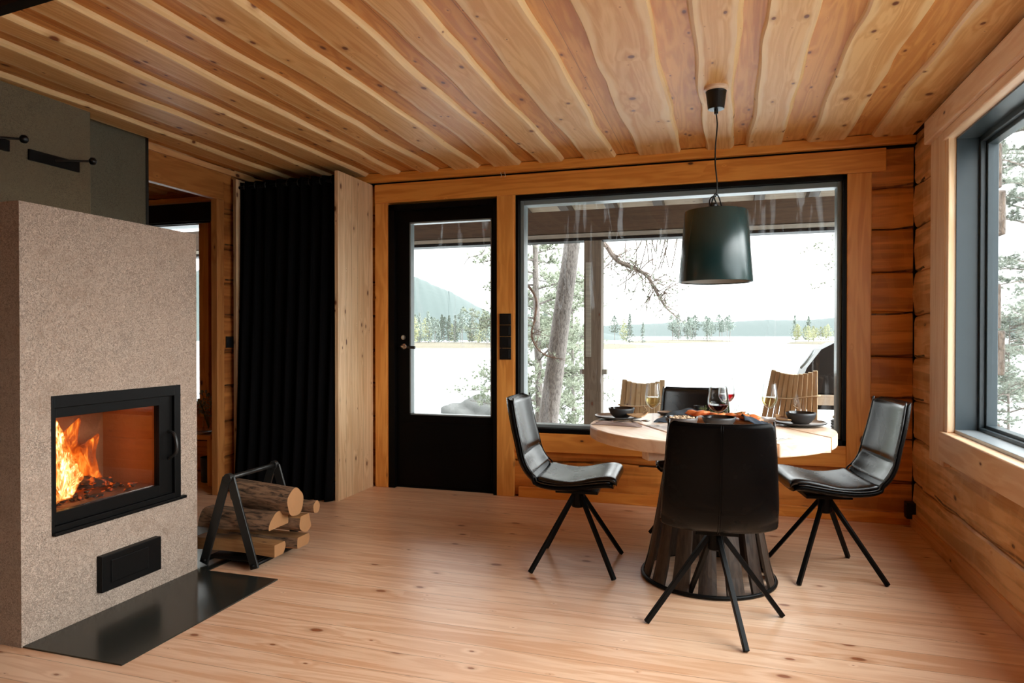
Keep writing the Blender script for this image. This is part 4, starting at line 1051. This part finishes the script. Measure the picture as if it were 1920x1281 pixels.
G().box((-6.5, 6.87, 2.205), (1.9, 7.09, 2.245)).build('beam_batten', 'greywood', pr, world=True)
pp = thing('porch_post', 'square weathered porch post standing outside the big window', 'post', (-1.275, 7.0, -.12))
G().box((-1.366, 6.90, -.12), (-1.186, 7.06, 2.175)).build('post', 'porch_z', pp, world=True, bevel=.006)
G().box((-1.345, 6.885, .98), (-1.29, 6.905, 1.95)).build('face_board', 'greywood', pp, world=True)
G().box((-1.42, 6.96, .80), (-1.14, 7.04, .85)).build('rail_stub', 'greywood', pp, world=True)
# corner of the log house seen through the right window
g = G()
for k in range(10): g.box((WX + .16, YB - .30, -.1 + k * .268), (WX + .16 + .19 + .02 * ((k * 5) % 3), YB + .05, -.1 + (k + 1) * .268 - .012))
tag(g.build('log_wall_ends', 'pinebark', None, bevel=.01), None, None, None, 'structure')

def slat_chair(c, h, w, n, fan, rz, label):
    o = thing('folding_deck_chair', label, 'deck chair', c, rz, 'folding slatted deck chairs on the porch')
    for k in range(n):
        u = (k / (n - 1) - .5) * 2; x0 = u * w / 2 * .95 + fan * h * .0; 
        top = h - .030 * (1 - u * u) ; lean = fan
        a = Vector((x0 - lean * (1 - .0) * h * (1 - (u + 1) / 2) * 1.0, .0, .0)); b = Vector((x0, -.05 + .02 * u * u, top))
        G().bar(a, b, w / n * 1.15, .040, (1, 0, 0)).build('slat', 'deck_slat', o, bevel=.005)
    zt = h - .21
    pts = [(-w / 2 - .03, -.07, zt), (-w / 4, -.075, zt - .006), (0, -.075, zt - .004), (w / 4, -.075, zt + .010), (w / 2 + .012, -.06, zt + .022), (w / 2 + .01, .01, zt + .02), (0, .03, zt), (-w / 2 - .03, .0, zt), (-w / 2 - .03, -.07, zt)]
    G().tube(bez(pts, 4), .006, 6).build('tie_rope', 'twine', o, smooth=True)
    G().tube(bez([(0, -.08, zt), (.02, -.09, zt - .03), (-.01, -.085, zt - .05), (.03, -.085, zt - .075)], 4), .004, 6).build('rope_end', 'twine', o, smooth=True)
    for s in (-1, 1): G().bar((s * w * .40, .20, 0), (s * w * .42, -.02, h * .72), .025, .035).build('frame_leg', 'deck_slat', o, bevel=.003)
    return o
slat_chair((-.63, 5.72, -.12), .955, .32, 9, .10, R(8), 'slatted wooden deck chair tied with rope, left of the table outside')
slat_chair((.525, 5.62, -.12), 1.055, .305, 10, .20, R(-8), 'fanned slatted wooden deck chair tied with rope by the grill')
gr = thing('kettle_grill', 'black lidded grill with wooden side shelf on the porch', 'grill', (1.05, 6.3, -.12))
pf = [(.0, .72), (.14, .725), (.20, .80), (.25, .93), (.36, 1.085), (.46, 1.14), (.9, 1.14), (.98, 1.05), (1.0, .90), (1.0, .72)]
G().prism([(p[0] + .40, p[1]) for p in pf], lambda p, t: (p[0] + .02, t, p[1] - .0), 6.15, 6.65).build('lid', 'plastic', gr, world=True, bevel=.02, seg=3)
G().tube(bez([(.62, 6.13, .93), (.66, 6.10, .98), (.70, 6.10, 1.04), (.72, 6.13, 1.07)], 5), .010, 8).build('lid_handle', 'frame_out', gr, world=True, smooth=True)
G().box((.70, 6.05, .63), (1.10, 6.14, .71)).build('side_shelf', 'roofboard', gr, world=True, bevel=.004)
G().box((.48, 6.18, .58), (1.42, 6.62, .72)).build('firebox', 'plastic', gr, world=True, bevel=.01)
for x in (.52, 1.36):
    for y in (6.22, 6.58): G().box((x, y, -.12), (x + .04, y + .04, .58)).build('leg', 'blackmetal', gr, world=True)
rc = thing('wicker_basket', 'dark woven wicker basket with pale rim in front of the grill', 'basket', (1.0, 5.70, -.12))
g = G()
for k in range(26):
    z = .02 + k * .021
    g.tube([(1.0 + .20 * cos(a) * (1 + .02 * sin(20 * a + k * pi)), 5.70 + .15 * sin(a) * (1 + .03 * sin(20 * a + k * pi)), z - .12 + .12) for a in [2 * pi * j / 60 for j in range(61)]], .0085, 5)
g.box((.80, 5.60, -.12), (1.20, 5.80, .02)); g.build('weave', 'rattan', rc, world=True)
ring(G(), .185, .575, .011, (1.0, 5.70)).build('rim', 'twine', rc, world=True, smooth=True)

# land and lake
def land(pts, z0, z1, name, mat, label, cat, kind=None, seed=1, rough=.3, bev=0):
    q = random.Random(seed); g = G(); n = len(pts)
    c = Vector((sum(p[0] for p in pts) / n, sum(p[1] for p in pts) / n)); rings = []
    for s, z in ((1.0, z0 - .5), (1.0, z0 + .05 * (z1 - z0)), (.93, z0 + .5 * (z1 - z0)), (.75, z0 + .85 * (z1 - z0)), (.4, z1), (.05, z1)):
        rings.append([(c.x + (p[0] - c.x) * s, c.y + (p[1] - c.y) * s, z + q.uniform(-1, 1) * rough * (z1 - z0) * .3) for p in pts])
    g.loft(rings); o = g.build(name, mat, None); tag(o, label, cat, None, kind); return o
o = G().box((-3000, 4.9, LZ - .4), (3000, 3200, LZ)).box((3, -200, LZ - .4), (3000, 4.9, LZ)).build('lake', 'water', None); tag(o, 'pale grey lake', 'lake', None, 'structure')
# home bank sloping from the house down to the water
g = G()
def bank(u, v):
    x = -16 + 32 * u; y = 3.5 + 6.5 * v; return (x, y, -.45 - 1.75 * v ** 1.3 + .08 * sin(3 * x) * sin(2 * y))
g.grid(50, 16, bank); tag(g.build('shore_bank', 'terrain', None, smooth=True), None, None, None, 'structure')
g = G(); g.grid(14, 30, lambda u, v: (1.6 + 6.5 * u, -8 + 12 * v, -.45 - 1.75 * u ** 1.3 + .05 * sin(5 * v + 3 * u))); tag(g.build('side_bank', 'bounce_ground', None, smooth=True), None, None, None, 'structure')
def hillrow(pts, depth, name, label, seed, mat='hill'):
    q = random.Random(seed); g = G(); n = 160
    ph = [q.uniform(0, 6) for _ in range(5)]
    def f(u, v):
        xx = u * (len(pts) - 1); i = min(int(xx), len(pts) - 2); t = xx - i; t = t * t * (3 - 2 * t)
        a, b = Vector(pts[i]), Vector(pts[i + 1]); p = a.lerp(b, t)
        r = Vector((p.x, p.y, 0)).normalized(); h = p.z - LZ
        hv = sin(pi * .5 * min(1, v * 1.6)) 
        z = LZ - .3 + h * hv + h * .006 * hv * (sin(61 * u + ph[0]) + sin(143 * u + ph[1]) * .7 + .7 * sin(290 * u + ph[2] + 20 * v)) 
        return (p.x + r.x * depth * v, p.y + r.y * depth * v, z)
    g.grid(n * 3, 22, f); o = g.build(name, mat, None, smooth=False); tag(o, label, 'hill', None, 'structure'); return o
hillrow([(-360, 300, 10), (-300, 340, 50), (-235, 385, 56), (-197, 405, 49), (-172, 415, 36), (-148, 425, 20), (-125, 430, 12), (-90, 440, 7), (-60, 450, 0)], 130, 'forested_hill', 'steep forested hill across the lake seen through the door', 3)
hillrow([(-900, 2300, 30), (-409, 2466, 44), (-250, 2480, 52), (-100, 2498, 60), (30, 2500, 58), (150, 2490, 66), (260, 2480, 62), (357, 2474, 72), (557, 2437, 60), (900, 2300, 66), (1500, 2000, 58), (2100, 1300, 70), (2400, 500, 60), (2400, -400, 66), (2100, -1200, 50)], 700, 'forested_hill', 'low blue forested hills on the far lake shore', 4)

land([(-118, 150), (-90, 156), (-62, 161), (-44, 172), (-42, 196), (-60, 214), (-100, 214), (-130, 200)], LZ, -.9, 'grass_shore', 'terrain', 'tan grassy shore below the hill', 'shore', 'structure', 2)
land([(-38, 163), (-28, 160), (-20, 168), (-17, 186), (-24, 205), (-36, 206), (-48, 190)], LZ, -1.1, 'island_ground', 'terrain', 'tan low point of land with trees', 'island', 'structure', 3)
land([(-40, 300), (-22, 296), (-8, 318), (4, 345), (7, 372), (-6, 385), (-30, 376), (-46, 340)], LZ, -1.0, 'island_ground', 'terrain', 'flat wooded island in the middle of the lake', 'island', 'structure', 4)
land([(24, 272), (34, 262), (52, 268), (66, 300), (40, 312), (24, 296)], LZ, -1.0, 'island_ground', 'terrain', 'low point with bushes at the right', 'island', 'structure', 5)
g = G().blob((-9.7, 26.2, LZ), 1.15, 4, 4, .22, (1.15, .75, .52)); g.blob((-8.7, 26.5, LZ), .8, 4, 6, .22, (1.2, .8, .65)); g.blob((-10.6, 26.1, LZ - .05), .45, 3, 8, .2, (1.2, .8, .5))
tag(g.build('lake_rock', 'rock', None, smooth=True), 'rounded grey rock rising from the lake seen through the door', 'rock')

# far trees ------------------------------------------------------
def far_tree(kind, seed):
    q = random.Random(seed); o = thing('spruce_tree' if kind == 0 else ('pine_tree' if kind == 1 else 'birch_tree'), '', 'tree', (0, 0, 0))
    G().tube([(0, 0, -.5), (.05, 0, .5), (.0, .05, .96 if kind == 0 else .85)], [.018, .013, .003], 6).build('trunk', 'pinebark', o)
    g = G()
    n = 260
    for i in range(n):
        t = q.random()
        if kind == 0: z = .08 + .92 * t; rad = .19 * (1 - t) ** .8 + .015
        elif kind == 1: z = .42 + .58 * t; rad = .25 * sin(pi * min(1, .15 + t * .88)) ** .7 + .01
        else: z = .12 + .88 * t; rad = .26 * sin(pi * min(1, .12 + t * .88)) ** .6
        a = q.uniform(0, 2 * pi); d = rad * math.sqrt(q.random()) * (1.0 + .35 * sin(3 * a + 14 * t))
        c = Vector((d * cos(a), d * sin(a), z))
        for j in range(4):
            dd = Vector((q.uniform(-1, 1), q.uniform(-1, 1), q.uniform(-.6, .8))).normalized() * .045; s = dd.orthogonal().normalized() * .018
            g.b.faces.new([g.b.verts.new(p) for p in (c - s, c + s, c + dd)])
    g.build('foliage', ('needles_far', 'needles_far', 'leaves_yellow')[kind], o, recalc=False); return o
protos = {(k, s): far_tree(k, 10 * k + s) for k in range(3) for s in range(2)}
used = set()
taken = []
def free(x, y, r):
    if any(abs(x - a) < r + c and abs(y - b) < r + c for a, b, c in taken): return False
    taken.append((x, y, r)); return True
def place_tree(kind, x, y, z, h, w, label, group):
    key = (kind, random.randint(0, 1)); o = protos[key]
    if key in used: o = copy_tree(o)
    used.add(key)
    o.location = (x, y, z); o.scale = (h * w, h * w, h); o.rotation_euler = (0, 0, rnd(0, 6)); o['label'] = label; o['group'] = group
L1 = ['dark spruce in the forest under the hill', 'pine in the forest under the hill', 'yellowing birch on the tan shore under the hill']
RAD = (.21, .26, .30)
def grove(n, fx, fy, kinds, fh, w, z, labels, group):
    k_ = 0
    for tries in range(n * 40):
        if k_ >= n: break
        kind = random.choice(kinds); x, y = fx(), fy(); h = fh() * (.75 if kind == 2 else 1)
        if not free(x, y, h * w * RAD[kind]): continue
        place_tree(kind, x, y, z, h, w, labels[kind], group); k_ += 1
grove(100, lambda: rnd(-112, -44), lambda: rnd(170, 212), (0, 0, 1, 1, 2, 2), lambda: rnd(6, 10.5), .75, -1.3, L1, 'forest under the hill')
random.seed(21)
for x, y, h, k in ((-35.5, 170, 5.6, 1), (-31.0, 176, 7.0, 1), (-27.4, 180, 7.6, 1), (-23.9, 184, 8.2, 0), (-20.6, 186, 6.0, 0), (-38.5, 184, 7.4, 2), (-42, 190, 8.0, 1), (-26.0, 188, 6.8, 2)):
    if free(x, y, h * .75 * RAD[k]): place_tree(k, x, y, -1.2, h, .75, ('spruce', 'pine', 'birch')[k] + ' on the near wooded point right of the porch post', 'trees on the near point')
def isl():
    x = rnd(-25, 3)
    return x if not (-13 < x < -9) else x - 5
grove(24, isl, lambda: rnd(322, 360), (0, 1, 1, 1), lambda: rnd(8, 13), .85, -1.3, ['spruce on the flat island in mid lake', 'pine on the flat island in mid lake', ''], 'trees on the island')
grove(22, lambda: rnd(27, 52), lambda: rnd(274, 300), (0, 2, 2), lambda: rnd(6, 11), .85, -1.3, ['spruce on the low point at the right', '', 'yellow birch on the low point at the right'], 'trees on the right point')
for key, o in list(protos.items()):
    if key not in used:
        for c in kids(o): bpy.data.objects.remove(c)
        bpy.data.objects.remove(o)

# near pines ------------------------------------------------------
def tuft(g, c, d, r, q, n=12, w=.0035):
    for j in range(n):
        v = (d + Vector((q.uniform(-1, 1), q.uniform(-1, 1), q.uniform(-.7, 1)))).normalized() * r * q.uniform(.7, 1.1)
        s = v.orthogonal().normalized() * w
        g.b.faces.new([g.b.verts.new(p) for p in (c - s, c + s, c + v)])
def near_pine(name, trunk, r0, r1, label, nb, blen, t_lo, t_hi, seed, dens=1.0, bark='pinebark', nr=.085, bias=None, droop=.0, nw=.006, nm='needles'):
    q = random.Random(seed); o = thing(name, label, 'tree', trunk[0])
    pts = bez(trunk, 8); n = len(pts)
    G().tube(pts, [r0 + (r1 - r0) * i / (n - 1) for i in range(n)], 14).build('trunk', bark, o, world=True, smooth=True)
    br = G(); fo = G()
    for b in range(nb):
        t = t_lo + (t_hi - t_lo) * (b + q.random()) / nb; i = min(int(t * (n - 1)), n - 2); s = pts[i].lerp(pts[i + 1], t * (n - 1) - i)
        a = q.uniform(0, 2 * pi) if bias is None else q.gauss(bias, .9)
        L = blen * q.uniform(.6, 1.1) * (1 - .35 * t); d = Vector((cos(a), sin(a), q.uniform(-.15, .35) - droop))
        e = s + d.normalized() * L; m = s.lerp(e, .5) + Vector((q.uniform(-.1, .1), q.uniform(-.1, .1), .10)) * L * .6
        bp = bez([s, m, e], 5); br.tube(bp, [max(.004, .022 * L ** .5 * (1 - .85 * k / (len(bp) - 1))) for k in range(len(bp))], 5)
        for k in range(int(15 * dens * L / 1.0) + 4):
            u = q.uniform(.25, 1); j = min(int(u * (len(bp) - 1)), len(bp) - 2); bs = bp[j].lerp(bp[j + 1], u * (len(bp) - 1) - j)
            td = Vector((q.uniform(-1, 1), q.uniform(-1, 1), q.uniform(-.2, .7))).normalized(); te = bs + td * q.uniform(.12, .34)
            br.tube([bs, te], [.004, .0025], 4)
            for w_ in range(5): tuft(fo, bs.lerp(te, .3 + .2 * w_) + Vector((q.uniform(-.05, .05), q.uniform(-.05, .05), q.uniform(-.03, .05))), td, nr, q, 14, nw)
    br.build('branches', bark, o, world=True); fo.build('foliage', nm, o, world=True, recalc=False); return o
near_pine('pine_tree', [(-2.50, 9.0, -1.9), (-2.275, 9.0, 0), (-2.09, 9.0, 1.42), (-1.955, 9.05, 2.45), (-1.80, 9.1, 4.2), (-1.9, 9.2, 7)], .145, .085, 'thick leaning grey pine trunk left of the porch post', 14, 1.8, .62, 1, 1, .8)
near_pine('pine_tree', [(-2.85, 10.5, -1.9), (-2.80, 10.5, 0), (-2.87, 10.6, 1.5), (-2.90, 10.6, 3), (-2.9, 10.6, 5)], .075, .03, 'slender pine left of the leaning trunk', 36, 1.25, .18, .95, 2, 1.25, nr=.075)
near_pine('young_pine', [(-2.60, 12.4, -1.9), (-2.68, 12.5, .3), (-2.70, 12.5, 2.15)], .05, .01, 'young bushy pine between the leaning trunk and the porch post', 34, .62, .30, 1, 3, 1.2, nr=.075)
near_pine('young_pine', [(-3.75, 12.6, -1.95), (-3.8, 12.6, -.2), (-3.8, 12.6, .75)], .05, .01, 'young pine reaching into the right side of the door view', 13, 1.25, .42, 1, 5, .8, nr=.085, bias=pi * .95)
near_pine('young_pine', [(-3.3, 13.6, -1.95), (-3.3, 13.6, .6), (-3.25, 13.6, 2.4)], .05, .01, 'light green pine hidden mostly by the door post', 30, 1.15, .25, 1, 15, 1.1, nr=.085)
# bare sweeping branch and a hanging sparse twig spray to the right of the post
ob = thing('hanging_pine_branch', 'long pine branch sweeping down right of the porch post', 'branch', (-1.5, 9.0, 2.4))
main = bez([(-1.80, 9.05, 2.75), (-1.50, 9, 2.42), (-1.34, 9, 2.20), (-1.11, 9, 2.08), (-.94, 9, 1.97), (-.80, 9, 1.72), (-.70, 9.02, 1.55)], 6)
g = G(); g.tube(main, [.042 - .028 * k / (len(main) - 1) for k in range(len(main))], 8); fo = G(); q = random.Random(8)
for k in range(60):
    u = q.uniform(.25, 1); j = min(int(u * (len(main) - 1)), len(main) - 2); s = main[j]
    d = Vector((q.uniform(-.8, 1.2), q.uniform(-.6, .6), q.uniform(-1.1, .6))).normalized(); L = q.uniform(.12, .42); e = s + d * L
    m = s.lerp(e, .5) + Vector((q.uniform(-.04, .04), 0, q.uniform(-.03, .05))); g.tube([s, m, e], [.008, .006, .004], 4)
    for z_ in range(4):
        e2 = m.lerp(e, q.random()) + Vector((q.uniform(-.12, .16), q.uniform(-.1, .1), q.uniform(-.14, .06))); g.tube([m, e2], [.004, .003], 4)
        if q.random() < .8: tuft(fo, e2, d, .042, q, 12, .004)
g.build('branch', 'twig', ob, world=True); fo.build('needle_tufts', 'needles', ob, world=True, recalc=False)
ob = thing('hanging_pine_branch', 'fine drooping pine twigs under the eave beside the lamp', 'branch', (-.9, 8.6, 2.5))
g = G(); fo = G(); q = random.Random(9)
for k in range(26):
    s = Vector((q.uniform(-1.15, -.25), 8.6 + q.uniform(-.2, .2), 2.62)); e = s + Vector((q.uniform(-.15, .25), 0, -q.uniform(.15, .62)))
    m = s.lerp(e, .5) + Vector((q.uniform(-.06, .06), 0, 0)); g.tube(bez([s, m, e], 3), .007, 4)
    for z_ in range(4):
        p = s.lerp(e, q.uniform(.3, 1)); e2 = p + Vector((q.uniform(-.12, .12), q.uniform(-.08, .08), q.uniform(-.12, .02))); g.tube([p, e2], .003, 4)
        tuft(fo, e2, Vector((0, 0, -.3)), .038, q, 10, .0035)
g.tube([(-1.6, 8.6, 2.66), (0, 8.6, 2.60)], .015, 6)
g.build('twigs', 'twig', ob, world=True); fo.build('needle_tufts', 'needles', ob, world=True, recalc=False)
ob = thing('sparse_pine', 'sparse pine twigs hanging at the right edge of the big window', 'tree', (1.6, 9, -2))
g = G(); fo = G(); q = random.Random(10)
for k in range(20):
    s = Vector((1.62, 9, q.uniform(1.3, 2.9))); e = s + Vector((-q.uniform(.15, .72), q.uniform(-.2, .2), q.uniform(-.2, .05))); g.tube([s, s.lerp(e, .5) + Vector((0, 0, .04)), e], [.006, .004, .002], 4)
    for z_ in range(6):
        p = s.lerp(e, q.uniform(.3, 1)); e2 = p + Vector((q.uniform(-.10, .10), q.uniform(-.1, .1), q.uniform(-.08, .08))); g.tube([p, e2], .003, 4); tuft(fo, e2, Vector((0, 0, .2)), .048, q, 12, .005)
g.tube([(1.66, 9, -2.1), (1.64, 9, 1.0), (1.62, 9, 4.2)], [.07, .05, .02], 8)
g.build('twigs', 'twig', ob, world=True); fo.build('needle_tufts', 'needles', ob, world=True, recalc=False)
ob = thing('curved_pine_branch', 'reddish crooked pine branch at the left edge of the big window', 'branch', (-2.3, 8, 1.9))
mb = bez([(-2.62, 8.1, 2.02), (-2.42, 8, 1.93), (-2.25, 8, 1.78), (-2.17, 8, 1.62), (-2.19, 8, 1.40), (-2.23, 8, 1.22), (-2.17, 8, 1.06), (-2.05, 8, .96), (-1.93, 8, .93)], 5)
g = G(); g.tube(mb, [.021 - .014 * k / (len(mb) - 1) for k in range(len(mb))], 8); q = random.Random(12); fo = G()
for k in range(26):
    s = q.choice(mb[len(mb) // 2:]); e = s + Vector((q.uniform(-.1, .28), q.uniform(-.1, .1), q.uniform(-.12, .22))); g.tube([s, e], [.005, .002], 4); tuft(fo, e, Vector((0, 0, .3)), .06, q, 9)
g.build('branch', 'redbark', ob, world=True, smooth=True); fo.build('needle_tufts', 'needles', ob, world=True, recalc=False)
# bare twig in the door glass
tag(G().tube(bez([(-3.02, 9, 2.95), (-3.12, 9, 2.60), (-3.22, 9, 2.36), (-3.42, 9, 2.30), (-3.50, 9, 2.20)], 5), .006, 5).build('bare_twig', 'pinebark', None, origin=(-3.1, 9, 2.6)), 'thin bare twig against the sky in the door glass', 'branch')
# trees outside the right window
near_pine('pine_tree', [(7.6, 19.5, -1.9), (7.7, 19.5, 2), (7.6, 19.6, 6.5), (7.6, 19.6, 10)], .12, .05, 'large spreading pine outside the right window', 62, 3.2, .14, .95, 30, .9, nr=.14, nw=.007, nm='needles_pale', bark='twig')
near_pine('pine_tree', [(14.5, 29.0, -1.9), (14.6, 29, 2.0), (14.5, 29, 11)], .10, .04, 'more distant branching pine outside the right window', 50, 2.6, .32, 1, 31, .9, nr=.15, nw=.008, nm='needles_pale', bark='twig')
near_pine('young_pine', [(5.02, 14.6, -1.9), (5.0, 14.6, .2), (5.02, 14.6, 1.62)], .030, .006, 'slim young pine low in the right window', 44, .75, .15, 1, 32, .9, nr=.07, bark='twig', nm='needles_pale')
near_pine('pine_tree', [(5.0, 3.0, -1.9), (5.1, 3.2, 2.0), (5, 3, 7)], .12, .05, 'pine standing beside the house by the right window', 20, 1.8, .6, 1, 33, .8)
